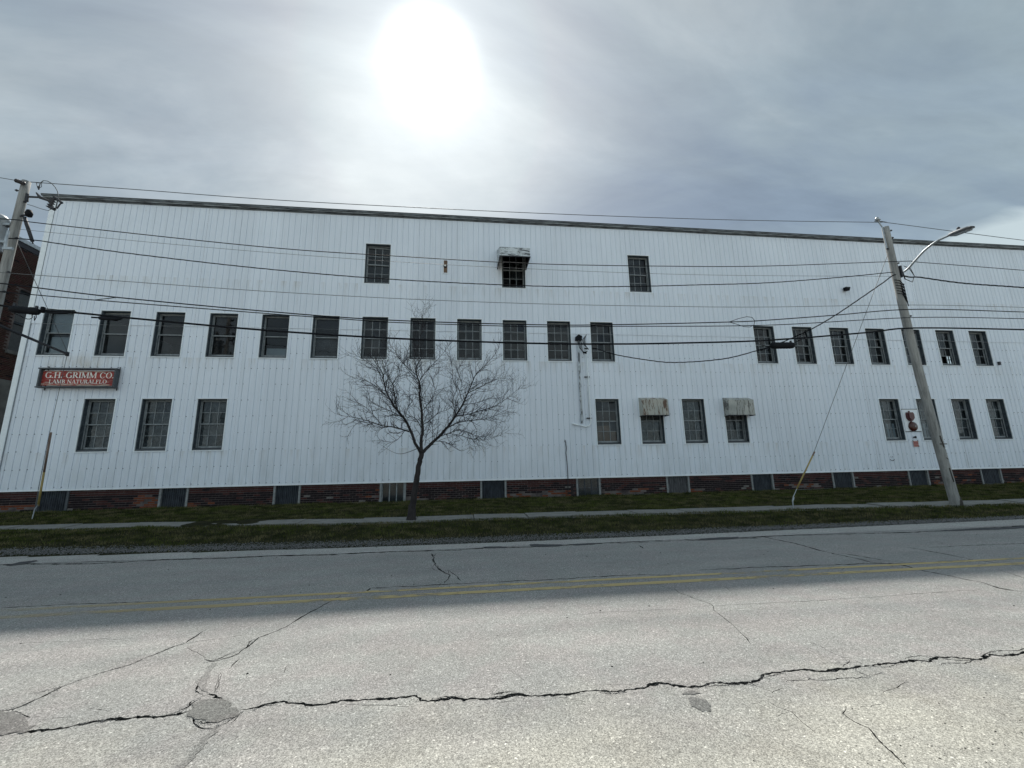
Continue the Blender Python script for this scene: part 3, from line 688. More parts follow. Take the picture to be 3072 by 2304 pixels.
# shell: roof, side, back with one lit window, floors
b = MB(); b.box(XL-.30, XE, YW-.15, YW+7.4, 11.527, 11.555); b.build('roof', 'tar_roof', F_)
b = MB(); b.box(XL+.0, XL+.05, YW+.06, YW+7, .3, 11.5); b.box(XE, XE+.1, YW, YW+7, .3, 11.5); b.build('side_wall', 'siding', F_)
bw = at_y(2849, 1071, YW+7.)   # the far window seen through the pane
hb = [(bw.x-.3, bw.x+.42, bw.z-.6, bw.z+.22)]
mb = MB(); slabs([(XL, 0), (XE, 0)], .3, 11.5, YW+7., mb, hb); slabs([(XL, 0), (XE, 0)], .3, 11.5, YW+7.1, mb, hb); mb.build('back_wall', 'dark_room', F_)
b = MB(); x0, x1, z0, z1 = hb[0]
for q in (x0, (x0*2+x1)/3, (x0+2*x1)/3, x1-.03): b.box(q, q+.03, YW+7.02, YW+7.07, z0, z1)
b.box(x0, x1, YW+7.0, YW+7.05, (z0+z1)/2-.02, (z0+z1)/2+.02); b.build('rear_window', 'old_sash', F_)
b = MB()
for z in (1.25, 4.6, 8.0): b.box(XL+.06, XE, YW+.32, YW+6.99, z, z+.15)
b.build('floor', 'dark_room', F_)
# foundation: mortar core plus bricks
BW = [(-13.45, -12.55), (-9.89, -9.0), (-6.33, -5.45), (-2.81, -1.91), (.72, 1.67), (4.29, 5.22), (7.83, 8.77), (11.35, 12.3), (14.89, 15.87), (18.4, 19.37), (21.9, 22.94), (25.5, 26.4)]
mb = MB(); slabs([(XL, 0), (XE, 0)], .1, ZS, YW+.062, mb, [(a, c, 0, 2) for a, c in BW]); mb.build('mortar_bed', 'mortar', F_)
b = MB(); b.box(XL, XE, YW+.4, YW+.5, 0, ZS); b.build('cellar_wall', 'dark_room', F_)
def brick_mesh(mat, l=.205, h=.057, d=.07, k=0):
    b = MB(); r = random.Random(k); j = lambda: r.uniform(-.004, .004)
    c = .007
    b.add([(-l/2+j(), 0, -h/2+c), (-l/2+j(), 0, h/2-c), (-l/2+c, 0, h/2+j()*.5), (l/2-c, 0, h/2+j()*.5), (l/2+j(), 0, h/2-c), (l/2+j(), 0, -h/2+c), (l/2-c, 0, -h/2), (-l/2+c, 0, -h/2)]
          + [(-l/2, d, -h/2), (-l/2, d, h/2), (l/2, d, h/2), (l/2, d, -h/2)],
          [(0, 7, 6, 5, 4, 3, 2, 1), (8, 9, 1, 0), (9, 10, 3, 2), (10, 11, 5, 4), (11, 8, 7, 6), (9, 2, 1), (10, 4, 3), (11, 6, 5), (8, 0, 7)])
    me = bpy.data.meshes.new('brick'); me.from_pydata(b.v, [], b.f); me.materials.append(MATS[mat]); me.update(); return me, b
BM = {m: [brick_mesh(m, k=i*7+j) for j in range(3)] for i, m in enumerate(('brick_maroon', 'brick_dark', 'brick_orange', 'brick_pale'))}
cand = []
course = .0725
for r_ in range(10):
    z = ZS-.01-course*(r_+.5); x = XL+.02+(.11 if r_ % 2 else 0)
    while x < XE-.2:
        c = x+.108
        u0, u1 = x+.0055, x+.2105
        for a, bb in BW:
            if a-.012 < u1 and u0 < bb+.012:
                if u0 < a-.012: u1 = a-.012
                elif u1 > bb+.012: u0 = bb+.012
                else: u1 = u0
        c = (u0+u1)/2; sc = (u1-u0)/.205
        if sc > .2 and z > .36:
            nz = noise.noise(Vector((c*.55, z*3.0, 1))); n2 = noise.noise(Vector((c*1.6, z*6, 7)))
            hgt = (ZS-z)/.7
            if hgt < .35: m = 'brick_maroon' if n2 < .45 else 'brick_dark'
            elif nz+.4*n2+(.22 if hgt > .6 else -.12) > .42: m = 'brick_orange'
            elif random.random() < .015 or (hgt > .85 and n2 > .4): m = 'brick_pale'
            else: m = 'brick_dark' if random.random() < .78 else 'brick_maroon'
            proud = random.uniform(-.006, .006)+(.015 if m == 'brick_orange' and random.random() < .6 else 0)
            cand.append((abs(c-1), c, z, m, proud, sc))
        x += .2165
cand.sort(); rest = MB()
mats4 = list(BM)
for i, (_, c, z, m, pr, sc) in enumerate(cand):
    me, bb = random.choice(BM[m])
    if i < 290:
        o = link('brick', me, F_); o.location = (c, YW+.05+pr, z); o.scale = (sc, 1, 1); o.matrix_parent_inverse = Matrix.Translation(-F_.location)
    else:
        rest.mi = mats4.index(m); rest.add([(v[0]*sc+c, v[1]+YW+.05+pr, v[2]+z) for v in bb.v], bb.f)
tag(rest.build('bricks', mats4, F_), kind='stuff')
# footing stones along the base
b = MB(); x = XL
while x < XE:
    l = random.uniform(.4, 1.1)
    if random.random() < .55: b.box(x, x+l-.03, YW+random.uniform(.005, .03), YW+.12, .25, .405+random.uniform(-.01, .035))
    x += l
b.build('footing', 'concrete_dark', F_)
# cellar openings
for i, (a, c) in enumerate(BW):
    p = bpy.data.objects.new('cellar_window', None); COL.objects.link(p); p.parent = F_; p.location = Vector(((a+c)/2, YW, .7))-F_.location
    P = Vector(((a+c)/2, YW, .7))
    def sub(mb, name, mat):
        o = mb.build(name, mat); o.parent = p; o.matrix_parent_inverse = Matrix.Translation(-P); return o
    for q in (a, c-.065):
        b = MB(); b.box(q, q+.065, YW+.03, YW+.15, .30, ZS-.035); sub(b, 'jamb', 'pale_jamb' if i else 'weather_wood')
    kind = {3: 'three', 5: 'grid', 6: 'plank'}.get(i, 'metal')
    if kind == 'metal':
        b = MB(); n = 12; X = np.linspace(a+.067, c-.067, n*4+1)
        for u in range(n*4):
            d = [0, .0, .022, .022]; ya, yc = YW+.10+d[u % 4], YW+.10+d[(u+1) % 4]
            b.add([(X[u], ya, .3), (X[u+1], yc, .3), (X[u+1], yc, ZS-.035), (X[u], ya, ZS-.035)], [(0, 1, 2, 3)])
        sub(b, 'corrugated_sheet', 'corrugated_dark')
    elif kind == 'plank':
        w = (c-a-.13)/6
        for u in range(6):
            b = MB(); b.box(a+.067+u*w+.004, a+.067+(u+1)*w-.004, YW+.09+random.uniform(0, .012), YW+.115, .30, ZS-.04); sub(b, 'plank', 'old_plank')
    else:
        n = 3
        for u in range(n+1):
            q = a+.067+(c-a-.134-.03)*u/n; b = MB(); b.box(q, q+.03, YW+.09, YW+.12, .36, ZS-.04); sub(b, 'muntin', 'old_sash' if kind == 'three' else 'corrugated_dark')
        zr = [.33] + ([.66] if kind == 'grid' else [])
        for z in zr: b = MB(); b.box(a+.067, c-.067, YW+.085, YW+.125, z+.03, z+.06); sub(b, 'rail', 'old_sash' if kind == 'three' else 'corrugated_dark')
        for u in range(n):
            q = a+.067+(c-a-.164)*u/n; b = MB(); b.add([(q+.03, YW+.105, .36), (q+(c-a-.164)/n, YW+.105, .36), (q+(c-a-.164)/n, YW+.105, ZS-.04), (q+.03, YW+.105, ZS-.04)], [(0, 1, 2, 3)]); sub(b, 'pane', 'glass_dusty')
# windows
def window(x0, z0, z1, kind, idx):
    x1 = x0+WWID; c = Vector(((x0+x1)/2, YW, z0))
    rw = random.Random(int(x0*100)+int(z0*10))
    b = MB(); T_ = .028         # lining boards of the opening
    b.box(x0+.001, x0+T_, YW+.005, YW+.31, z0+.001, z1-.001); b.box(x1-T_, x1-.001, YW+.005, YW+.31, z0+.001, z1-.001); b.box(x0+T_+.001, x1-T_-.001, YW+.005, YW+.31, z1-T_, z1-.001)
    o = b.build('window', 'dark_frame', F_)
    def sub(mb, name, mat):
        q = mb.build(name, mat); q.parent = o; q.matrix_parent_inverse = o.matrix_world.inverted(); 
        q.matrix_parent_inverse = Matrix.Translation(F_.location)@Matrix.Translation(-F_.location); return q
    b = MB(); e = .030
    b.box(x0-e, x0-.001, YW-.022, YW+.02, z0-e, z1+e); b.box(x1+.001, x1+e, YW-.022, YW+.02, z0-e, z1+e)
    b.box(x0, x1, YW-.022, YW+.004, z1+.001, z1+e); b.box(x0, x1, YW-.022, YW+.003, z0-e, z0-.001); sub(b, 'trim', 'white_trim')
    b = MB(); b.add([(x0+T_, YW+.006, z0), (x1-T_, YW+.006, z0), (x1-T_, YW+.29, z0), (x0+T_, YW+.29, z0), (x0+T_, YW+.006, z0+.05), (x1-T_, YW+.006, z0+.05), (x1-T_, YW+.29, z0+.085), (x0+T_, YW+.29, z0+.085)],
                    [(0, 3, 2, 1), (4, 5, 6, 7), (0, 1, 5, 4), (1, 2, 6, 5), (2, 3, 7, 6), (3, 0, 4, 7)]); sub(b, 'sill', 'weather_wood')
    xa, xb, za, zb = x0+T_+.002, x1-T_-.002, z0+.088, z1-T_-.002
    zm = (za+zb)/2
    # parting stops
    b = MB(); b.box(xa, xa+.022, YW+.13, YW+.16, za, zb); b.box(xb-.022, xb, YW+.13, YW+.16, za, zb); b.box(xa+.023, xb-.023, YW+.13, YW+.16, zb-.022, zb); sub(b, 'stop', 'old_sash')
    gl = 'glass' if kind in ('six', 'two', 'hooded') else 'glass_dusty'
    drop = rw.uniform(0, .012) + (.03 if (x0 < -3 and z0 > 8) else 0)
    for which, s0, s1, yy in (('upper', zm-.022, zb-drop, YW+.165), ('lower', za, zm+.022, YW+.205)):
        skew = .022 if (which == 'upper' and abs(x0+3.70) < .1 and z0 > 8) else 0
        b = MB(); fr = .042
        b.box(xa+.002, xa+fr, yy, yy+.036, s0, s1); b.box(xb-fr, xb-.002, yy, yy+.036, s0, s1)
        b.box(xa+fr, xb-fr, yy+.001, yy+.035, s0, s0+(.035 if which == 'upper' else .06)); b.box(xa+fr, xb-fr, yy+.001, yy+.035, s1-.038, s1)
        gx0, gx1, gz0, gz1 = xa+fr, xb-fr, s0+(.035 if which == 'upper' else .06), s1-.038
        nc, nr = (1, 1) if kind == 'two' else (3, 2)
        m = .018
        for u in range(1, nc): q = gx0+(gx1-gx0)*u/nc; b.box(q-m/2, q+m/2, yy+.006, yy+.03, gz0, gz1)
        for u in range(1, nr): q = gz0+(gz1-gz0)*u/nr; b.box(gx0, gx1, yy+.008, yy+.028, q-m/2, q+m/2)
        so_ = sub(b, 'sash', 'old_sash')
        if skew:
            so_.data.transform(Matrix.Translation((0, 0, 0)))
            for v in so_.data.vertices: v.co.z += skew*((x1-v.co.x)/WWID-.5)*1.6
        for u in range(nc):
            for w in range(nr):
                if kind == 'hooded' and which == 'upper' and w == 1: continue
                if kind == 'hoodlow' and which == 'upper': continue
                a0, a1 = gx0+(gx1-gx0)*u/nc+m/2, gx0+(gx1-gx0)*(u+1)/nc-m/2
                c0, c1 = gz0+(gz1-gz0)*w/nr+m/2, gz0+(gz1-gz0)*(w+1)/nr-m/2
                if nr == 1: a0, a1, c0, c1 = gx0, gx1, gz0, gz1
                if kind == 'six' and abs(x0-21.16) < .1 and which == 'lower' and w == 0 and u == 1 and z0 < 7: continue   # missing pane
                tx, tz = rw.uniform(-.006, .006), rw.uniform(-.006, .006); y = yy+.018
                b = MB(); b.add([(a0, y-tx-tz, c0), (a1, y+tx-tz, c0), (a1, y+tx+tz, c1), (a0, y-tx+tz, c1)], [(0, 1, 2, 3)])
                sub(b, 'pane', gl if rw.random() < .88 else 'glass_dusty')
    if kind in ('sheet', 'sheet2', 'hoodlow'):
        b = MB(); n = 10; m_ = 14; y = YW+.27
        for i in range(n+1):
            for j in range(m_+1):
                b.v.append((xa+.03+(xb-xa-.06)*i/n, y+.035*noise.noise(Vector((x0+i*.5, z0, j*.4))), z0+.08+(z1-z0-.1)*j/m_))
        b.f = [(i*(m_+1)+j, (i+1)*(m_+1)+j, (i+1)*(m_+1)+j+1, i*(m_+1)+j+1) for i in range(n) for j in range(m_)]; b.m = [0]*len(b.f)
        sub(b, 'plastic_sheet', 'plastic_sheet')
    if kind == 'sheet2':
        b = MB()
        for q in range(5): a0 = xa+.1+q*.14; b.add([(a0, YW+.25, z0+.15), (a0+.11, YW+.25, z0+.15), (a0+.12, YW+.25, z0+.72), (a0+.01, YW+.25, z0+.74)], [(0, 1, 2, 3)])
        sub(b, 'cardboard', 'blind')
    if kind == 'board':
        b = MB(); b.box(xa+.03, xb-.03, YW+.30, YW+.32, z0+.1, z0+.52); sub(b, 'board', 'brown_board')
        b = MB(); b.box(xa+.1, xb-.25, YW+.33, YW+.36, z0+.5, z0+.75); sub(b, 'board', 'brown_board')
    if kind == 'two' and idx in (0, 4):
        b = MB()
        if idx == 0: b.box(xa+.03, xb-.03, YW+.26, YW+.27, zm+.02, zb); b.box(xa+.1, xb-.03, YW+.28, YW+.29, za+.0, zm-.12)
        else: b.box(xa+.1, xb-.05, YW+.28, YW+.29, za, za+.34)
        sub(b, 'blind', 'blind')
    if kind == 'two' and idx == 1:
        b = MB(); b.box(xb-.16, xb-.02, YW+.28, YW+.3, za, za+.3); sub(b, 'board', 'blind')
    return o
for w in WIN: window(*w)
# hoods over three windows
def hood(x0, x1, zb, zf, zt, dep, mat, label):
    y0 = YW-.02; y1 = YW-dep; tk = .012
    b = MB()
    b.prism([(x0, y1, zb), (x1, y1, zb), (x1, y1, zf), (x0, y1, zf)], (0, tk, 0))
    b.prism([(x0, y1, zf+.001), (x1, y1, zf+.001), (x1, y0, zt), (x0, y0, zt)], (0, 0, tk))
    for q in (x0-.002, x1-tk+.002): b.prism([(q, y1-.001, zb-.001), (q, y0, zb-.001), (q, y0, zt+.012), (q, y1-.001, zf+.012)], (tk, 0, 0))
    o = b.build('window_hood', mat, F_); o['label'] = label
    b = MB(); g = .006  # black inner sheets stand in for the shade under the hood
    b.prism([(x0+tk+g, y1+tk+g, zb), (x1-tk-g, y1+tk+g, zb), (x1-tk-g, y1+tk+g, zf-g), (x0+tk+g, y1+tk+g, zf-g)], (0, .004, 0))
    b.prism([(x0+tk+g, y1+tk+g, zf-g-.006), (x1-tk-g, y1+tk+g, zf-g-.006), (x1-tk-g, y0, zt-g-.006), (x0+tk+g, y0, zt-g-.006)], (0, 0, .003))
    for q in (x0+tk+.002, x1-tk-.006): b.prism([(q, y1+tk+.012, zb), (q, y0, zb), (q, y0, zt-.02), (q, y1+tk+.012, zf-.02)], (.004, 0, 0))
    q = b.build('shade_lining', 'black_rubber'); q.parent = o; q.matrix_parent_inverse = Matrix.Identity(4)
    b = MB(); b.box(x0-.015, x1+.015, y1-.012, y1+.03, zb-.025, zb-.002); b.box(x0-.015, x0+.02, y1+.031, y0, zb-.025, zb-.002); b.box(x1-.02, x1+.015, y1+.031, y0, zb-.025, zb-.002)
    q = b.build('lip', 'dark_metal'); q.parent = o; q.matrix_parent_inverse = Matrix.Identity(4)
hood(1.44, 2.60, 9.36, 9.70, 10.15, 1.10, 'hood_white', 'peeling white hood over the middle top-floor window')
hood(6.95, 7.99, 3.38, 3.97, 4.09, .34, 'hood_rust', 'rust-streaked cream hood over a ground-floor window')
hood(10.50, 11.60, 3.37, 3.96, 4.09, .34, 'hood_peel', 'flaking grey and cream hood over a ground-floor window')
b = MB(); b.box(18.66, 19.38, YW-.012, YW-.0, 2.66, 3.6); b.build('flat_panel', 'white_trim', F_)
b = MB()
for z in (2.655, 3.6): b.box(18.62, 19.40, YW-.02, YW+.0, z, z+.022)
b.build('panel_edge', 'dark_metal', F_)

# ------------------------------------------------------------------ things fixed to the factory
def letters(txt, x, z, h, y, wscale=1.):
    """serif capitals from thick and thin strokes; returns polygons"""
    T = .17; t_ = .07; out = []
    def bar(x0, z0, x1, z1, w):
        d = Vector((x1-x0, z1-z0)); n = Vector((-d.y, d.x)).normalized()*w/2
        out.append([(x0+n.x, z0+n.y), (x0-n.x, z0-n.y), (x1-n.x, z1-n.y), (x1+n.x, z1+n.y)])
    def arc(cx, cz, rx, rz, a0, a1, tm, n=14):
        p = [math.radians(a0+(a1-a0)*i/n) for i in range(n+1)]
        for a, c in zip(p, p[1:]):
            def pt(q, k): w = (t_+(tm-t_)*abs(math.cos(q)))*k; return (cx+(rx-w)*math.cos(q), cz+(rz-w*.8)*math.sin(q))
            out.append([pt(a, 0), pt(c, 0), pt(c, 1), pt(a, 1)])
    def serif(cx, z0, w=.34):
        s = .06; out.append([(cx-w/2, z0), (cx+w/2, z0), (cx+w/2, z0+s), (cx-w/2, z0+s)])
    def stem(cx): bar(cx, 0, cx, 1, T); serif(cx, 0); serif(cx, .94)
    def thin(cx): bar(cx, 0, cx, 1, t_*1.2); serif(cx, 0, .28); serif(cx, .94, .28)
    adv = {'G': .95, 'H': 1.0, 'R': .88, 'I': .42, 'M': 1.12, 'C': .88, 'O': .98, '.': .3, ' ': .38, 'L': .78, 'A': .92, 'B': .82, 'N': .98, 'T': .84, 'U': .92, 'F': .74}
    res = []; cur = 0
    for ci, ch in enumerate(txt):
        out.clear(); w = adv[ch]
        if ch == 'G': arc(.46, .5, .42, .52, 50, 318, T); bar(.80, .04, .80, .42, T); serif(.78, .38, .3); bar(.76, .82, .76, .98, t_)
        elif ch == 'C': arc(.46, .5, .42, .52, 48, 312, T); bar(.77, .72, .77, .98, t_); bar(.74, .18, .79, .24, t_)
        elif ch == 'O': arc(.48, .5, .44, .52, 0, 360, T, 20)
        elif ch == 'H': stem(.2); stem(.78); bar(.2, .5, .78, .5, t_)
        elif ch == 'I': stem(.2)
        elif ch == 'R': stem(.2); arc(.36, .72, .34, .28, -90, 90, T); bar(.2, .965, .38, .965, t_); bar(.2, .46, .4, .46, t_); bar(.42, .48, .76, .03, T); serif(.76, 0, .26)
        elif ch == 'B': stem(.2); arc(.34, .74, .30, .26, -90, 90, T); arc(.36, .26, .38, .26, -90, 90, T); bar(.2, .965, .36, .965, t_); bar(.2, .51, .38, .51, t_); bar(.2, .03, .4, .03, t_)
        elif ch == 'M': thin(.14); stem(.93); bar(.16, .97, .53, .06, T); bar(.53, .06, .9, .97, t_)
        elif ch == 'N': thin(.15); thin(.80); bar(.15, .97, .80, .03, T)
        elif ch == 'A': bar(.12, 0, .45, 1, t_); bar(.45, 1, .8, 0, T); bar(.25, .34, .68, .34, t_); serif(.12, 0, .26); serif(.8, 0, .3)
        elif ch == 'L': stem(.2); bar(.2, .03, .68, .03, t_); bar(.68, 0, .72, .26, t_)
        elif ch == 'F': stem(.2); bar(.2, .97, .66, .97, t_); bar(.66, .75, .66, 1, t_); bar(.2, .52, .5, .52, t_); bar(.5, .42, .5, .62, t_)
        elif ch == 'T': stem(.42); bar(.06, .97, .78, .97, t_); bar(.06, .78, .06, 1, t_); bar(.78, .78, .78, 1, t_)
        elif ch == 'U': stem(.2) if 0 else (bar(.2, .28, .2, 1, T), serif(.2, .94)); bar(.76, .3, .76, 1, t_*1.2); serif(.76, .94, .28); arc(.48, .3, .33, .31, 180, 360, T)
        elif ch == '.': arc(.12, .09, .1, .1, 0, 360, .1, 8)
        for poly in out: res.append((ci, [(x+(cur+p[0])*h*wscale, y, z+p[1]*h) for p in poly]))
        cur += w
    return res, cur*h*wscale
def text_obj(txt, x0, x1, z, h, y, mat, parent):
    _, w = letters(txt, 0, 0, h, 0); ps, _ = letters(txt, x0, z, h, y, (x1-x0)/w)
    groups = {}
    for i, (ci, p) in enumerate(ps): groups.setdefault(ci, MB()).add([(q[0], q[1]-(i % 7)*.00025, q[2]) for q in p], [tuple(range(len(p)))])
    for g in groups.values(): g.build('letter', mat, parent)
sg_ = empty('company_sign', (-12.79, YW-.1, 4.4), 'weathered red sign board lettered in white serif capitals on the left end of the wall', 'sign')
sx0, sx1, sz0, sz1 = -13.93, -11.62, 4.45, 5.04; ys = YW-.10
b = MB(); b.box(sx0+.05, sx1-.05, ys, ys+.02, sz0+.04, sz1-.04); b.build('board', 'sign_red', sg_)
b = MB(); b.box(sx0, sx0+.05, ys-.09, ys+.06, sz0, sz1); b.box(sx1-.05, sx1, ys-.09, ys+.06, sz0, sz1); b.box(sx0-.03, sx1+.03, ys-.10, ys+.06, sz1+.001, sz1+.04); b.box(sx0-.03, sx1+.03, ys-.10, ys+.06, sz0-.04, sz0-.001); b.build('frame', 'weather_wood', sg_)
for q in (sx0+.12, sx1-.02):
    b = MB(); b.box(q, q+.02, ys+.061, YW-.014, sz0-.11, sz1+.12); b.build('bracket', 'dark_metal', sg_)
text_obj('G.H. GRIMM CO.', sx0+.13, sx1-.09, sz0+.30, .20, ys-.003, 'letter_cream', sg_)
text_obj('LAMB NATURALFLO', sx0+.27, sx1-.29, sz0+.115, .128, ys-.003, 'letter_cream', sg_)

b = MB(); b.box(-.71, -.55, YW-.03, YW-.009, 9.10, 9.62); o = empty('insulator_board', (-.63, YW, 9.1), 'narrow bare board with a porcelain insulator, high on the wall between two top-floor windows', 'insulator board')
b.build('board', 'brown_board', o); b = MB(); b.box(-.72, -.69, YW-.035, YW-.031, 9.06, 9.64); b.box(-.74, -.50, YW-.036, YW-.01, 9.06, 9.09); b.build('edging', 'white_trim', o)
b = MB(); b.tube([(-.63, YW-.03, 9.37), (-.63, YW-.06, 9.37), (-.63, YW-.10, 9.37)], [.075, .07, .05], 12); b.build('block', 'dark_metal', o); b = MB(); b.tube([(-.63, YW-.10, 9.37), (-.63, YW-.125, 9.37)], [.042, .035], 10); b.build('insulator', 'letter_cream', o)
# flood lamp, high right
o = empty('wall_lamp', (16.96, YW, 8.96), 'small black lamp housing on the bare upper wall left of the street light pole', 'wall lamp')
b = MB(); b.add([(16.85, YW-.22, 9.03), (17.07, YW-.22, 9.03), (17.02, YW-.2, 8.87), (16.88, YW-.2, 8.87), (16.87, YW-.05, 9.05), (17.05, YW-.05, 9.05), (17.03, YW-.05, 8.9), (16.88, YW-.05, 8.9)], [(0, 3, 2, 1), (4, 5, 6, 7), (0, 1, 5, 4), (1, 2, 6, 5), (2, 3, 7, 6), (3, 0, 4, 7)]); b.build('housing', 'black_rubber', o)
b = MB(); b.tube([(16.96, YW-.07, 9.0), (16.96, YW-.01, 9.08)], .02, 8); b.build('bracket', 'dark_metal', o)
# fire alarm: horn box and bell
def lathe(mb, c, prof, n=20, axis='y'):
    o0 = len(mb.v)
    for (r, d) in prof:
        for k in range(n):
            a = 2*math.pi*k/n; mb.v.append((c[0]+r*math.cos(a), c[1]+d, c[2]+r*math.sin(a)))
    nf = 0
    for i in range(len(prof)-1):
        for k in range(n):
            a = o0+i*n+k; q = o0+i*n+(k+1) % n; mb.f.append((a, a+n, q+n, q)); nf += 1
    mb.m += [mb.mi]*nf
o = empty('alarm_bell', (18.99, YW, 2.87), 'round dark red alarm bell, the lower of two alarms between the right windows', 'alarm bell')
b = MB(); lathe(b, (19.0, YW, 2.87), [(.01, -.12), (.06, -.118), (.13, -.105), (.18, -.08), (.20, -.05), (.202, -.02), (.18, -.013)], 28); b.build('gong', 'bell_red', o, True)
b = MB(); lathe(b, (19.0, YW, 2.87), [(.002, -.145), (.018, -.14), (.02, -.121)], 10); b.build('hub', 'galvanised', o)
o = empty('alarm_horn', (18.9, YW, 3.3), 'square dark red alarm housing with a pointed foot, above the round bell', 'alarm housing')
b = MB(); pl = [(-.13, .17), (.13, .17), (.15, .10), (.15, -.08), (.08, -.17), (.02, -.20), (-.02, -.20), (-.08, -.17), (-.15, -.08), (-.15, .10)]
b.prism([(18.93+p[0], YW-.012, 3.30+p[1]) for p in pl], (0, -.09, 0)); b.prism([(18.93+p[0]*.8, YW-.1025, 3.30+p[1]*.8) for p in pl], (0, -.04, 0)); b.build('housing', 'alarm_red', o)
b = MB(); b.tube([(18.93, YW-.05, 3.47), (18.93, YW-.05, 3.53)], .03, 8); b.tube([(18.94, YW-.05, 3.10), (18.96, YW-.05, 3.03)], .03, 8); b.build('fitting', 'alarm_red', o)
o = empty('small_notice', (18.99, YW, 2.1), 'small torn red and white notice under the alarm bell', 'notice')
b = MB(); b.box(18.88, 19.12, YW-.016, YW-.010, 2.02, 2.27); b.build('plate', 'notice_pink', o)
b = MB()
for z, h_, s in ((2.19, .035, .02), (2.12, .045, 0), (2.05, .035, .015)):
    q = 18.89+s
    while q < 19.1: w = random.uniform(.015, .04); b.box(q, min(q+w, 19.11), YW-.0185, YW-.0165, z, z+h_); q += w+.006
b.build('print', 'notice_red', o)
b = MB(); b.prism([(18.84, YW-.02, 2.30), (18.92, YW-.02, 2.26), (18.90, YW-.02, 2.24)], (0, .006, 0)); b.prism([(19.09, YW-.02, 2.26), (19.12, YW-.02, 2.31), (19.13, YW-.02, 2.24)], (0, .006, 0)); b.prism([(19.06, YW-.02, 2.06), (19.15, YW-.02, 2.06), (19.12, YW-.02, 2.02)], (0, .006, 0)); b.build('torn_corner', 'black_paint', o)
o = MB(); o.tube([(18.93, YW-.02, 2.42), (18.99, YW-.06, 2.43), (19.05, YW-.02, 2.40)], [.02, .045, .03], 8); tag(o.build('junction_box', 'black_paint'), 'small dark fitting on the wall just above the red notice', 'fitting')
b = MB(); c0 = Vector((17.74, YW-.0105, 1.56)); nseg = 12
for i in range(nseg):
    a0, a1 = math.radians(195+150*i/nseg), math.radians(195+150*(i+1)/nseg); w = .012
    b.add([c0+Vector((math.cos(a)*r, 0, math.sin(a)*r*.9)) for a, r in ((a0, .10-w), (a1, .10-w), (a1, .10+w), (a0, .10+w))], [(0, 1, 2, 3)])
for dx_ in (-.045, .035): b.add([c0+Vector((dx_+.016*math.cos(q), 0, .065+.018*math.sin(q))) for q in np.linspace(0, 6.283, 9, endpoint=False)], [tuple(range(9))])
tag(b.build('graffiti', 'black_paint'), 'smiling face of two dots and a curve sprayed in black low on the siding', 'graffiti')
# conduits
o = empty('service_mast', (4.6, YW, 3.2), 'peeling painted conduit with a black weatherhead, left of its thinner neighbour', 'conduit')
b = MB(); b.tube([(4.60, YW-.07, 3.26), (4.60, YW-.07, 4.8), (4.62, YW-.07, 6.42)], .038, 10); b.build('pipe', 'pipe_peel', o, True)
b = MB(); b.tube([(4.60, YW-.07, 3.20), (4.60, YW-.07, 3.42)], .048, 10); b.tube([(4.60, YW-.07, 4.5), (4.60, YW-.07, 4.6)], .046, 10); b.tube([(4.60, YW-.07, 3.2), (4.60, YW-.02, 3.12)], .04, 8); b.build('coupling', 'galvanised', o)
b = MB(); b.prism([(4.50, YW-.16, 6.38), (4.74, YW-.16, 6.38), (4.76, YW-.16, 6.55), (4.62, YW-.16, 6.62), (4.50, YW-.16, 6.52)], (0, .13, 0)); b.build('weatherhead', 'black_rubber', o)
o = empty('conduit', (4.95, YW, 3.0), 'slim white conduit that turns left at its foot, beside the peeling one', 'conduit')
b = MB(); b.tube([(4.93, YW-.05, 6.6), (4.95, YW-.05, 4.8), (4.96, YW-.05, 3.24), (4.94, YW-.05, 3.08), (4.86, YW-.05, 3.0), (4.74, YW-.05, 2.98), (4.24, YW-.05, 3.09)], .024, 8); b.tube([(4.885, YW-.04, 6.5), (4.905, YW-.04, 3.3)], .012, 6); b.build('pipe', 'white_trim', o, True)
b = MB(); b.tube([(4.44, YW-.05, 3.045), (4.22, YW-.05, 3.095)], .033, 8); b.build('end_sleeve', 'white_trim', o)
for z in (4.9, 3.28): b = MB(); b.box(4.80, 5.0, YW-.06, YW-.012, z, z+.04); b.build('strap', 'dark_metal', o)
b = MB()
for k in range(3): b.tube([(4.93+.02*k, YW-.07, 6.58+.03*k), (4.86-.05*k, YW-.13, 6.4), (4.86-.02*k, YW-.2, 6.15), (4.98, YW-.22, 5.98)], .010, 6)
for k in range(3): b.tube([(4.58+.06*k, YW-.14, 6.36), (4.62+.05*k, YW-.2, 6.05-.05*k), (4.76, YW-.22, 5.86-.04*k), (4.92, YW-.22, 5.92)], .012, 6)
b.tube([(4.74, YW-.22, 5.88), (4.88, YW-.22, 5.83)], .03, 6); b.tube([(4.80, YW-.24, 6.02), (4.92, YW-.23, 6.0)], .026, 6)
tag(b.build('service_loops', 'black_rubber'), 'tangle of black wire loops at the top of the two conduits', 'wire loops')
b = MB(); P = [at_y(*p, YW-.04) for p in ((1697, 1326), (1699, 1345), (1698, 1360), (1701, 1385), (1702, 1400), (1704, 1436), (1704, 1486))]; b.tube(P, .014, 6)
b.tube([P[0], P[0]+Vector((.0, 0, .05)), P[0]+Vector((-.03, 0, .08)), P[0]+Vector((-.045, 0, .03)), P[0]+Vector((-.02, 0, -.01))], .011, 6)
tag(b.build('hanging_cable', 'dark_metal', smooth=True), 'short dark cable with a hooked top running down the lower wall to the brick base', 'cable')
b = MB()
for x, z in ((22.6, 5.62),): b.box(24.06, 24.14, YW-.08, YW-.01, 5.6, 5.75)
tag(b.build('wall_bracket', 'dark_metal'), 'tiny dark bracket beside the lower right corner of the farthest upper window', 'bracket')

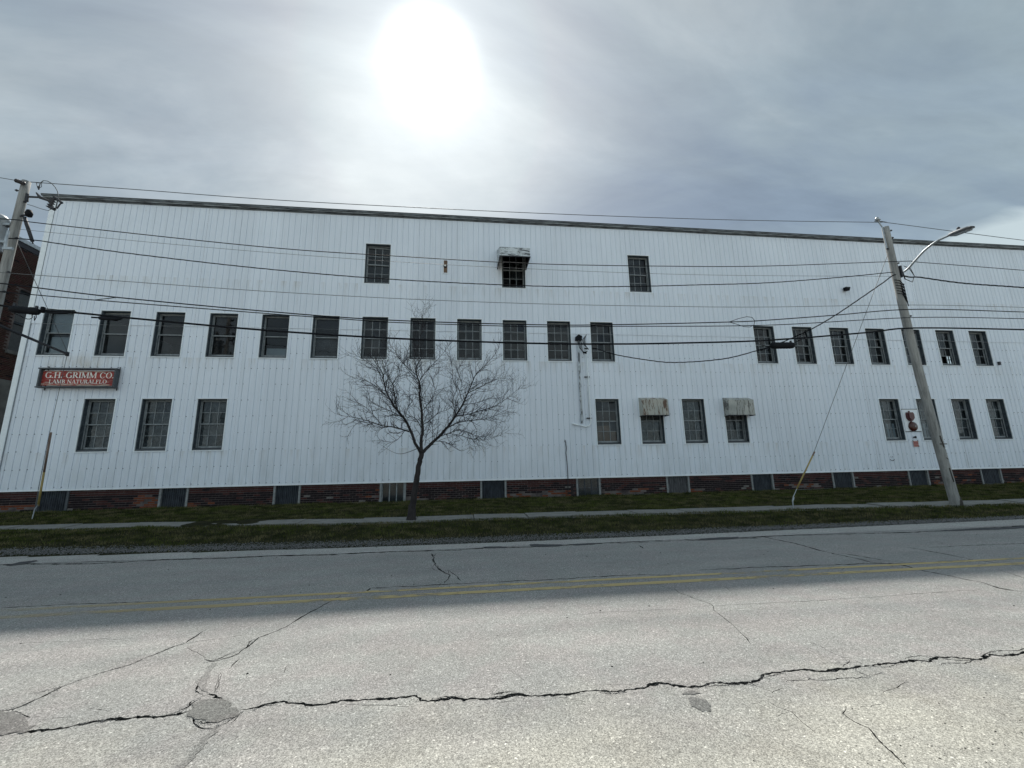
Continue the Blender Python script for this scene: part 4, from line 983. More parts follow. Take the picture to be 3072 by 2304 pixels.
# ------------------------------------------------------------------ brick building beyond the alley
B_ = empty('brick_building', (-21, 25, 0), 'dark brown brick building with a tall window, behind the left end of the factory', 'building')
XB = -18.5; ZB = 11.25
wy0, wy1, wz0, wz1 = 18.9, 22.6, 6.65, 9.3
def wall_x(mb, x, y0, y1, z0, z1, hs):
    ys_ = sorted(set([y0, y1]+[h for H in hs for h in H[:2]]))
    for a, c in zip(ys_, ys_[1:]):
        m = (a+c)/2; seg = [(z0, z1)]
        for H in hs:
            if H[0] < m < H[1]: seg = [(z0, H[2]), (H[3], z1)]
        for s0, s1 in seg: mb.add([(x, c, s0), (x, a, s0), (x, a, s1), (x, c, s1)], [(0, 3, 2, 1)])
b = MB(); wall_x(b, XB, 15.0, 40, 5.42, ZB, [(wy0, wy1, wz0, wz1)]); b.add([(-30, 15, 0), (XB, 15, 0), (XB, 15, ZB), (-30, 15, ZB)], [(0, 1, 2, 3)]); b.add([(-30, 40, 0), (XB, 40, 0), (XB, 40, ZB), (-30, 40, ZB)], [(3, 2, 1, 0)]); b.add([(-30, 15, 0), (-30, 40, 0), (-30, 40, ZB), (-30, 15, ZB)], [(3, 2, 1, 0)]); b.build('wall', 'mortar', B_)
b = MB(); b.box(-30, XB+.04, 14.95, 40, 0, 5.42); b.build('concrete_base', 'concrete_dark', B_)
b = MB(); b.box(-30.2, XB+.10, 14.9, 40.1, ZB, ZB+.16); b.build('coping', 'galvanised', B_)
b = MB(); b.box(XB-.02, XB+.06, 15.0, 40, ZB-.22, ZB-.001); b.build('flashing', 'dark_metal', B_)
BB = {m: [brick_mesh(m, .20, .055, .03, 50+i*5+j) for j in range(2)] for i, m in enumerate(('brick_brown', 'brick_maroon', 'brick_dark'))}
cand = []; r_ = 0; z = 5.46
while z < ZB-.26:
    y = 17.2+(.108 if r_ % 2 else 0)
    while y < 24.5:
        if not (wy0-.12 < y < wy1+.12 and wz0-.05 < z < wz1+.05):
            q = random.random(); m = 'brick_brown' if q < .7 else ('brick_maroon' if q < .9 else 'brick_dark')
            cand.append((y+abs(z-8)*.1, y, z, m, random.uniform(0, .006)))
        y += .216
    z += .0705; r_ += 1
cand.sort(); rest = MB(); ml = list(BB); RZ = Matrix.Rotation(math.pi/2, 4, 'Z')
for i, (_, y, z, m, pr) in enumerate(cand):
    me, bb = random.choice(BB[m])
    if i < 290:
        o = link('brick', me, B_); o.matrix_parent_inverse = Matrix.Translation(-B_.location); o.location = (XB+.014+pr, y, z); o.rotation_euler = (0, 0, math.pi/2)
    else:
        rest.mi = ml.index(m); rest.add([(XB+.014+pr-v[1], y+v[0], z+v[2]) for v in bb.v], bb.f)
tag(rest.build('bricks', ml, B_), kind='stuff')
wn = MB(); wn.box(XB-.18, XB-.10, wy0, wy0+.09, wz0, wz1); wn.box(XB-.18, XB-.10, wy1-.09, wy1, wz0, wz1); wn.box(XB-.18, XB-.10, wy0+.09, wy1-.09, wz1-.08, wz1); wn.box(XB-.18, XB-.09, wy0+.09, wy1-.09, 7.85, 7.93); wn.box(XB-.18, XB-.10, wy0+1.8, wy0+1.87, wz0, wz1-.08); wo = wn.build('window', 'dark_frame', B_)
for nm, bx, mt in (('pane', (XB-.15, XB-.145, wy0+.09, wy1-.09, 7.93, wz1-.08), 'glass_dusty'), ('pane', (XB-.15, XB-.145, wy0+.09, wy1-.09, wz0, 7.85), 'glass'), ('sill', (XB-.18, XB+.08, wy0-.1, wy1+.1, wz0-.14, wz0-.001), 'concrete_dark'), ('blind', (XB-.3, XB-.29, wy0, wy1, 7.9, wz1), 'concrete_dark'), ('backing', (XB-.6, XB-.59, wy0-.3, wy1+.3, wz0-.3, wz1+.3), 'dark_room')):
    b = MB()
    if nm == 'pane': b.add([(bx[0], bx[3], bx[4]), (bx[0], bx[2], bx[4]), (bx[0], bx[2], bx[5]), (bx[0], bx[3], bx[5])], [(0, 3, 2, 1)])
    else: b.box(*bx)
    q = b.build(nm, mt); q.parent = wo; q.matrix_parent_inverse = Matrix.Identity(4)

# ------------------------------------------------------------------ utility poles
YP = 10.8
def pole(base, top, r0, r1, label, bolts, bend=0):
    o = empty('utility_pole', base, label, 'utility pole', 'wooden utility poles along the pavement')
    base = Vector(base); top = Vector(top); n = 22; P = []; R = []
    for i in range(n+1):
        t = i/n; p = base.lerp(top, t); p.z -= .25*(1-t); P.append(p+Vector((bend*math.sin(t*3.14), 0, 0))); R.append(r0+(r1-r0)*t+.004*noise.noise(Vector((t*9, r0*50, 0))))
    b = MB(); b.tube(P, R, 18); b.build('shaft', 'pole_wood', o, True)
    b = MB(); b.tube([base+Vector((0, 0, -.2)), base+Vector((0, 0, .10)), base+Vector((-.02, 0, .22))], [r0+.02, r0+.014, r0+.001], 14, False); b.build('tarred_butt', 'pole_butt', o, True)
    for z, s in bolts:
        t = (z-base.z)/(top.z-base.z); p = base.lerp(top, t)+Vector((bend*math.sin(t*3.14), 0, 0)); r = r0+(r1-r0)*t
        b = MB(); b.tube([p+Vector((s*(r-.02), -.03, 0)), p+Vector((s*(r+.07), -.05, 0))], .016, 6); b.tube([p+Vector((s*(r+.03), -.04, 0)), p+Vector((s*(r+.05), -.045, 0))], .03, 6); b.build('bolt', 'dark_metal', o)
    return o
def onp(base, top, z, bend=0):
    b0, t0 = Vector(base), Vector(top); t = (z-b0.z)/(t0.z-b0.z); p = b0.lerp(t0, t); p.x += bend*math.sin(t*3.14); return p
RB, RT = (14.50, 11.05, .18), (13.76, 10.8, 8.98)
RBEND = -.12
pR = pole(RB, RT, .130, .096, 'leaning grey wooden pole carrying the street light, right of the tree', [(8.85, 1), (8.6, 1), (8.2, -1), (7.72, 1), (7.0, 1), (5.95, 1), (5.4, 1), (4.95, 1), (4.4, 1)], RBEND)
LB, LT = (-11.1, 10.85, .18), (-10.98, 10.8, 8.89)
pL = pole(LB, LT, .120, .084, 'grey wooden pole at the left edge with a transformer and bare top', [(8.6, -1), (8.3, 1), (7.9, 1), (7.6, -1), (7.3, 1), (6.9, -1), (6.4, 1), (5.9, 1), (5.5, -1)])
# rust bolts plates low on the right pole
for z, l in ((2.2, .35), (1.55, .05), (1.25, .4)):
    b = MB(); p = onp(RB, RT, z, RBEND); b.prism([(p.x-.06, p.y-.135, z), (p.x-.03, p.y-.135, z), (p.x+.02, p.y-.135, z-l), (p.x, p.y-.135, z-l)], (0, .02, 0)); b.build('split', 'pole_butt', pR)
b = MB(); p = onp(RB, RT, 1.95, RBEND); b.box(p.x-.13, p.x+.1, p.y-.14, p.y-.12, 1.94, 1.965)
b.build('split', 'pole_butt', pR)
b = MB(); p = onp(RB, RT, 1.8, RBEND); b.box(p.x-.01, p.x+.05, p.y-.148, p.y-.135, 1.8, 1.84); b.build('tag_plate', 'white_trim', pR)
b = MB(); p = onp(RB, RT, 8.98); b.tube([p+Vector((-.10, 0, -.75)), p+Vector((-.11, 0, .0)), p+Vector((-.22, 0, .22))], .02, 8); b.build('pin_bracket', 'galvanised', pR)
b = MB(); q = p+Vector((-.235, 0, .2)); b.tube([q, q+Vector((0, 0, .04)), q+Vector((0, 0, .06)), q+Vector((0, 0, .10)), q+Vector((0, 0, .15))], [.04, .085, .05, .06, .03], 12); b.build('insulator', 'galvanised', pR)
TOPR = q+Vector((0, 0, .15))
# yoke of wires wrapped round the right pole
b = MB()
for k in range(6):
    z = 7.05-.09*k; c = onp(RB, RT, z, RBEND); r = .125
    b.tube([c+Vector((-r, -.03, .10)), c+Vector((-r*.4, -r*.95, .04)), c+Vector((r*.5, -r*.9, -.10-.03*k)), c+Vector((r*1.15, -.06, -.18-.03*k))], .012, 6)
tag(b.build('wire_bundle', 'black_rubber', smooth=True), 'bundle of black wires wrapped around the right pole under the lamp arm', 'wire bundle')
# street light
AB = onp(RB, RT, 7.55, RBEND)
o = empty('street_light', AB, 'grey cobra-head street light on a long curved arm from the right pole', 'street light')
b = MB(); arm = [at_y(2712, 816, 10.74), at_y(2727, 803, 10.6), at_y(2743, 784.5, 10.42), at_y(2773, 752, 10.1), at_y(2805, 727, 9.8), at_y(2828, 715, 9.63), at_y(2852, 704, 9.45)]
pts = []
for i in range(25):
    t = i/24*(len(arm)-1); k = min(int(t), len(arm)-2); u = t-k; P_ = [arm[max(k-1, 0)], arm[k], arm[k+1], arm[min(k+2, len(arm)-1)]]
    pts.append(.5*((2*P_[1])+(P_[2]-P_[0])*u+(2*P_[0]-5*P_[1]+4*P_[2]-P_[3])*u*u+(3*P_[1]-P_[0]-3*P_[2]+P_[3])*u**3))
b.tube(pts, .03, 10); b.build('arm', 'galvanised', o, True)
b = MB(); b.box(AB.x+.09, AB.x+.14, AB.y-.12, AB.y+.02, AB.z-.33, AB.z+.05); b.build('bracket', 'dark_metal', o)
h0, h1 = at_y(2848, 706, 9.47), at_y(2916, 680, 8.85); d = (h1-h0); dn = d.normalized(); sd_ = dn.cross(Vector((0, 0, 1))).normalized(); up_ = sd_.cross(dn).normalized()
prof = [(0, .045, .035), (.12, .10, .05), (.35, .135, .055), (.7, .14, .05), (.93, .12, .04), (1., .08, .02)]
b = MB(); ring = []
for t, w, hh in prof:
    c = h0+d*t; ring.append([c+sd_*w*sx+up_*hh*sz for sx, sz in ((-1, -.5), (-.8, .7), (0, 1.1), (.8, .7), (1, -.5), (0, -.8))])
b.v = [tuple(p) for r in ring for p in r]; b.f = [(i*6+k, i*6+(k+1) % 6, (i+1)*6+(k+1) % 6, (i+1)*6+k) for i in range(5) for k in range(6)]+[tuple(range(6)), tuple(reversed(range(30, 36)))]; b.m = [0]*len(b.f); b.build('lamp_head', 'lamp_gray', o, True)
b = MB(); c = h0+d*.5; b.prism([c+dn*u+sd_*w-up_*.045 for u, w in ((-.22, -.09), (.24, -.09), (.24, .09), (-.22, .09))], -up_*.025); b.build('lens', 'lens_gray', o)
b = MB(); c = h0+d*.42+up_*.06; b.tube([c, c+up_*.05, c+up_*.08], [.04, .04, .02], 10); b.build('photocell', 'dark_metal', o)
b = MB(); c = AB+Vector((.2, -.1, -.1))
for k in range(2): b.tube([c+Vector((.04, 0, .15)), c+Vector((.2+.05*k, -.02, .05)), c+Vector((.3, -.04, -.2)), c+Vector((.18, -.04, -.42)), c+Vector((.0-.03*k, 0, -.3)), c+Vector((-.03, 0, -.05))], .009, 6)
b.build('feed_loop', 'black_rubber', o, True)
# transformer on the left pole
o = empty('pole_transformer', (-11.42, YP, 6.9), 'pale grey cylindrical transformer hung on the left pole, cut by the frame edge', 'transformer')
def vlathe(mb, c, prof, n=20):
    o0 = len(mb.v)
    for r, z in prof:
        for k in range(n): a = 2*math.pi*k/n; mb.v.append((c[0]+r*math.cos(a), c[1]+r*math.sin(a), c[2]+z))
    nf = 0
    for i in range(len(prof)-1):
        for k in range(n): a = o0+i*n+k; q = o0+i*n+(k+1) % n; mb.f.append((a, q, q+n, a+n)); nf += 1
    mb.m += [mb.mi]*nf
tc_ = (-11.45, YP-.02, 7.0)
b = MB(); vlathe(b, tc_, [(.001, 0), (.22, 0), (.235, .03), (.235, .78), (.25, .79), (.25, .84), (.2, .90), (.001, .93)]); b.build('tank', 'transformer_gray', o, True)
b = MB(); vlathe(b, (tc_[0]-.02, tc_[1]-.05, tc_[2]+.9), [(.03, 0), (.05, .03), (.03, .05), (.05, .08), (.03, .10), (.045, .13), (.025, .15), (.04, .18), (.015, .22), (.001, .26)], 12); b.build('bushing', 'porcelain', o, True)
for z in (.15, .62): b = MB(); b.box(-11.3, -11.05, YP-.08, YP+.06, 7.0+z, 7.05+z); b.build('hanger', 'galvanised', o)
for k in range(3): b = MB(); b.tube([(tc_[0]+.02+.12*k-.1, tc_[1]-.22, 7.62-.12*(k % 2)), (tc_[0]+.02+.13*k-.1, tc_[1]-.29, 7.62-.12*(k % 2))], [.035, .03], 10); b.build('terminal', 'black_rubber', o)
b = MB(); b.box(tc_[0]-.02, tc_[0]+.1, tc_[1]-.241, tc_[1]-.236, 7.42, 7.5); b.build('yellow_label', 'guard_yellow', o)
# fused cutout to the right of the left pole
o = empty('fuse_cutout', at_y(100, 592, YP), 'dark fused cutout with ribbed insulators on a bracket right of the left pole top', 'cutout')
b = MB(); b.tube([at_y(82, 590, YP), at_y(118, 592, YP-.02)], .024, 8); b.tube([at_y(82, 582, YP), at_y(80, 604, YP)], .035, 8); b.build('bracket', 'dark_metal', o)
b = MB(); b.tube([at_y(109, 578, YP-.05), at_y(120, 592, YP-.05), at_y(150, 604, YP-.05)], [.015, .04, .02], 8); b.build('arm', 'dark_metal', o)
b = MB(); p0, p1 = at_y(162, 594, YP-.05), at_y(148, 622, YP-.05); n = 9
b.tube([p0.lerp(p1, i/n) for i in range(n+1)], [(.068 if i % 2 else .026) for i in range(n+1)], 12); b.build('insulator', 'porcelain', o, True)
b = MB(); b.tube([at_y(162, 590, YP-.06), at_y(186, 609, YP-.06)], .03, 8); b.tube([at_y(148, 620, YP-.06), at_y(164, 628, YP-.06)], .04, 8); b.tube([at_y(185, 606, YP-.06), at_y(170, 626, YP-.06)], .016, 6); b.build('fuse_tube', 'dark_metal', o)
b = MB(); b.tube([at_y(*p, YP-.06) for p in ((117, 562), (121, 549), (130, 542), (142, 543), (155, 550), (166, 562), (173, 575), (175, 590), (171, 612), (166, 630))], .010, 6); b.build('jumper', 'bare_wire', o, True)
b = MB(); b.tube([at_y(*p, YP-.04) for p in ((82, 613), (100, 618), (122, 626), (145, 632), (152, 628), (151, 621))], .007, 6); b.build('jumper', 'bare_wire', o, True)
o = empty('line_clamp', at_y(116, 560, YP), 'small trapezoid stirrup clamp hanging from the top wire beside the left pole', 'clamp')
b = MB(); P = [at_y(*p, YP-.02) for p in ((109, 549), (125, 549), (124.5, 561), (113, 564), (109, 549))]; b.tube(P, .007, 6); b.tube([at_y(116, 560, YP-.02), at_y(116, 569, YP-.02)], [.03, .012], 8); b.build('stirrup', 'dark_metal', o)
o = empty('surge_arrester', at_y(88, 650, YP), 'black capped arrester with a long dark tube hanging off the left pole', 'arrester')
b = MB(); b.tube([at_y(88, 631, YP-.03), at_y(87, 640, YP-.03), at_y(86, 649, YP-.03)], [.05, .075, .06], 12); b.build('cap', 'black_rubber', o, True)
b = MB(); b.tube([at_y(66, 646, YP-.03), at_y(88, 645, YP-.03)], .022, 8); b.build('bracket', 'dark_metal', o)
b = MB(); b.tube([at_y(74, 652, YP-.03), at_y(80, 672, YP-.03), at_y(97, 724, YP-.03)], [.035, .04, .035], 10); b.tube([at_y(97, 724, YP-.03), at_y(99, 731, YP-.03)], .015, 6); b.build('tube', 'dark_metal', o, True)
o = empty('dead_end', at_y(60, 548, YP), 'dark dead-end insulator on the left side of the left pole top', 'insulator')
b = MB(); p0, p1 = at_y(46, 541, YP-.14), at_y(74, 551, YP-.14); b.tube([p0.lerp(p1, i/10) for i in range(11)], [(.05 if i % 2 else .03) for i in range(11)], 10); b.build('insulator', 'porcelain', o, True)
b = MB(); c = at_y(16, 745, YP-.2); b.box(c.x-.05, c.x+.16, c.y-.02, c.y+.02, c.z-.03, c.z+.03); b.tube([c+Vector((-.02, 0, .45)), c+Vector((-.01, -.02, .2)), c+Vector((0, 0, -.02))], .03, 8)
tag(b.build('conduit_strap', 'galvanised'), 'pale bent riser pipe strapped to the left pole below the transformer', 'riser pipe')

# ------------------------------------------------------------------ cables
def cable(name, pts, r, mat, label, Y0=YP-.16, Y1=YP-.16, twist=0, n=6, cat='cable'):
    m = len(pts); P = [at_y(px, py, Y0+(Y1-Y0)*(px-pts[0][0])/(pts[-1][0]-pts[0][0]+1e-6)) for px, py in pts]
    # smooth through the points
    out = []
    for i in range(m-1):
        a = P[max(i-1, 0)]; b_ = P[i]; c = P[i+1]; d = P[min(i+2, m-1)]
        k = max(4, int((c-b_).length/.35))
        for j in range(k):
            u = j/k; out.append(.5*((2*b_)+(c-a)*u+(2*a-5*b_+4*c-d)*u*u+(3*b_-a-3*c+d)*u**3))
    out.append(P[-1]); b = MB()
    if twist:
        L = [0]
        fine = []
        for a, c in zip(out, out[1:]):
            k = max(1, int((c-a).length/.07))
            for j in range(k): fine.append(a.lerp(c, j/k))
        fine.append(out[-1]); s = 0; prev = fine[0]
        for ph in range(3):
            s = 0; Q = []
            for i, p in enumerate(fine):
                s += (p-fine[max(i-1, 0)]).length; w = s*2*math.pi/twist+ph*2.09
                Q.append(p+Vector((0, math.cos(w), math.sin(w)))*r*1.0)
            b.tube(Q, r*.72, 5)
    else: b.tube(out, r, n)
    return tag(b.build(name, mat, smooth=True), label, cat, 'overhead lines between the two poles')
cable('power_line', [(-60, 524), (0, 533), (46, 541)], .008, 'bare_wire', 'thin wire leaving the left pole top toward the left edge', YP-.14, YP-.14)
cable('power_line', [(92, 546), (400, 568), (800, 598), (1200, 620), (1600, 639), (2000, 654), (2300, 662), (2644, 667), (2655, 667), (3072, 721), (3500, 770)], .0095, 'bare_wire', 'topmost wire, running against the sky from pole top to pole top', YP, YP)
cable('power_line', [(-60, 655), (45, 659), (160, 674), (800, 741.6), (1200, 769), (1600, 791), (2000, 798.5), (2300, 798), (2702, 784), (2760, 787), (3072, 811), (3400, 838)], .011, 'black_rubber', 'dark wire crossing the three top-floor windows at mid height')
cable('power_line', [(61, 688), (400, 722), (800, 757), (1200, 786), (1600, 807), (2000, 822), (2300, 827), (2681, 829)], .0045, 'bare_wire', 'hair-thin wire just under the dark wire at the top-floor windows')
cable('twisted_cable', [(22, 715), (98, 719.5), (217, 737), (434, 766), (800, 807), (1176, 838), (1600, 858), (1862, 859.7), (2100, 854.5), (2300, 848.5), (2520, 832), (2663, 818), (2678, 817)], .0085, 'black_rubber', 'wavy twisted cable passing just below the top-floor windows', twist=1.2)
cable('power_line', [(-60, 813), (0, 817.5), (400, 846), (800, 874), (1200, 896), (1600, 911), (2000, 919), (2300, 921), (2738, 915), (3072, 922), (3400, 932)], .007, 'bare_wire', 'thin grey wire midway between the top-floor and middle windows')
cable('phone_cable', [(-60, 845), (0, 850), (101, 862), (351, 892), (800, 934), (1162, 960), (1600, 974), (1840, 974), (2187, 966), (2300, 960.6), (2500, 946), (2742, 928), (3072, 936), (3400, 947)], .014, 'black_rubber', 'upper of two black cables along the tops of the middle windows')
cable('phone_cable', [(-60, 870), (0, 875), (282, 900), (800, 940.5), (1017, 956), (1200, 968), (1600, 980), (1840, 979), (2300, 975.5), (2742, 952.6), (3072, 956), (3400, 962)], .0115, 'black_rubber', 'lower of two black cables along the tops of the middle windows')
cable('phone_cable', [(-60, 908), (0, 916), (119, 930.6), (231, 938.6), (400, 955), (800, 991), (1200, 1016), (1600, 1030), (1843, 1032), (2042, 1029), (2300, 1021), (2597, 998), (2742, 984), (3072, 989), (3400, 1000)], .024, 'black_rubber', 'thickest black cable, crossing the middle windows at half height', n=8)
cable('twisted_cable', [(2712, 828), (2735, 832), (2760, 832), (2887, 849.5), (3072, 863), (3400, 890)], .014, 'black_rubber', 'thick twisted cable leaving the right pole to the right edge', twist=.9)
cable('service_drop', [(1775, 1046), (1790, 1046), (1843, 1063), (1934, 1079), (2024, 1087.5), (2169, 1077), (2277, 1050), (2308, 1041), (2351, 1025), (2435, 987), (2507, 945), (2590, 889), (2652, 846), (2677, 827), (2688, 824)], .012, 'black_rubber', 'service cable sagging from the right pole down to the wall conduits', YW-.22, YP-.14, twist=.9)
b = MB(); P = [at_y(*p, YP-.17) for p in ((282, 900), (310, 897), (351, 892))]; b.tube(P, .01, 6); tag(b.build('cable_tie', 'black_rubber'), 'short slack link joining the two black cables at upper left', 'cable tie')
b = MB(); P = [at_y(*p, YP-.17) for p in ((2187, 966), (2215, 956), (2240, 950), (2256, 952), (2264, 962), (2262, 975), (2250, 981), (2232, 980), (2208, 972), (2187, 966))]; b.tube(P, .008, 6); tag(b.build('cable_loop', 'black_rubber'), 'teardrop loop of spare cable beside the right group of middle windows', 'cable loop')
def splice(a, c, r, label, extra=()):
    o = empty('splice_case', at_y(*a, YP-.2), label, 'splice case', 'black splice cases on the thick cable')
    b = MB(); p0, p1 = at_y(*a, YP-.2), at_y(*c, YP-.2); n = 16; b.tube([p0.lerp(p1, i/n) for i in range(n+1)], [r*(.55 if i in (0, n) else (.92 if i in (1, n-1) else (1.03 if i % 2 else .97))) for i in range(n+1)], 12); b.build('case', 'black_rubber', o, True)
    b = MB()
    for pl in extra: b.tube([at_y(*p, YP-.19) for p in pl], .009, 5)
    if extra: b.build('pigtail', 'black_rubber', o, True)
    b = MB()
    for t in (.12, .88): p = p0.lerp(p1, t); b.box(p.x-.02, p.x+.02, p.y-.02, p.y+.02, p.z, p.z+.14)
    b.build('hanger', 'dark_metal', o)
splice((30, 926), (118, 936), .085, 'long black splice case by the left pole', [((96, 944), (97, 953), (90, 957), (80, 957)), ((108, 944), (109, 952), (103, 962), (103, 948)), ((42, 940), (60, 947), (70, 953), (80, 956)), ((60, 928), (90, 922), (150, 927), (181, 930), (230, 937))])
splice((2312, 1037), (2382, 1036), .095, 'ribbed black splice case under the thick cable near the right window group', [((2312, 1040), (2290, 1036), (2272, 1032)), ((2380, 1030), (2400, 1020), (2420, 1013)), ((2312, 1042), (2290, 1050), (2272, 1052))])
b = MB(); p = [at_y(*q, YP-.18) for q in ((275, 952), (295, 953), (300, 954), (350, 958), (372, 953))]; b.tube(p, [.02, .02, .045, .045, .012], 8)
tag(b.build('cable_clamp', 'black_rubber', smooth=True), 'slim black clamp hung under the thick cable at the second middle window', 'clamp')
b = MB(); p = [at_y(*q, YP-.18) for q in ((130, 934), (150, 938), (180, 940), (205, 938), (228, 935))]; b.tube(p, [.012, .02, .03, .02, .012], 8); p = at_y(129, 926, YP-.18); b.box(p.x-.03, p.x+.03, p.y-.03, p.y+.03, p.z-.1, p.z+.04)
tag(b.build('cable_clamp', 'black_rubber', smooth=True), 'lashed bulge in the thick cable in front of the leftmost middle window', 'clamp')
for px, py in ((248*1+800, 0),): pass
# ------------------------------------------------------------------ guys
SE = at_y(202, 1062, 14.0); GA = Vector((-12.13, 14.0, .34))
o = empty('sidewalk_guy', GA, 'guy wire bent over a dark strut, ending in a brown and yellow guard', 'guy wire', 'guy wires')
b = MB(); st0 = Vector((-11.1, 10.85, 5.16)); b.tube([st0, SE], .035, 10); b.tube([SE+Vector((0, -.0, -.06)), SE+Vector((0, 0, .06))], .045, 8); b.build('strut', 'dark_metal', o, True)
b = MB(); b.tube([(-11.0, 10.82, 7.4), SE+Vector((0, 0, .05))], .007, 5); b.tube([SE, GA+Vector((0, 0, 2.2)), GA+Vector((0, 0, .1))], .007, 5); b.build('wire', 'bare_wire', o)
g0 = at_y(153, 1297, 13.98); g1 = at_y(114, 1519, 13.98); gm = g0.lerp(g1, .55)
b = MB(); b.tube([g0, gm], .026, 8); b.build('guard_top', 'guard_brown', o, True); b = MB(); b.tube([gm, g1], .026, 8); b.build('guard_foot', 'guard_yellow', o, True)
b = MB(); b.tube([g1+Vector((0, 0, .05)), at_y(104, 1527, 13.8), at_y(101, 1540, 13.7), at_y(96, 1557, 13.6)], .012, 6); b.build('anchor_rod', 'galvanised', o, True)
AR = on_ground(2379, 1524)
o = empty('guy_wire', AR, 'slanting guy wire with a short yellow guard, left of the right pole', 'guy wire', 'guy wires')
gt = onp(RB, RT, 8.15)+Vector((-.1, -.02, 0)); gb = at_y(2390, 1467, AR.y-.02); g2 = at_y(2438, 1367, AR.y-.03)
b = MB(); b.tube([gt, g2, gb], .007, 5); b.build('wire', 'bare_wire', o)
b = MB(); b.tube([gb, g2], .021, 8); b.build('guard', 'guard_yellow', o, True)
b = MB(); b.tube([g2, g2+(g2-gb).normalized()*.14], .022, 8); b.build('guard_cap', 'guard_brown', o)
b = MB(); b.tube([gb, at_y(2380, 1490, AR.y), at_y(2378, 1502, AR.y), AR+Vector((0, 0, -.05))], [.010, .012, .02, .010], 6); b.tube([at_y(2381, 1492, AR.y), at_y(2379, 1500, AR.y)], .024, 6); b.build('anchor_rod', 'galvanised', o)
b = MB(); t = (8.15-7.55)/(8.15-2); p = gt.lerp(g2, .105); b.tube([p, p+(g2-gt).normalized()*.22], [.02, .026], 8); b.build('strain_insulator', 'galvanised', o)

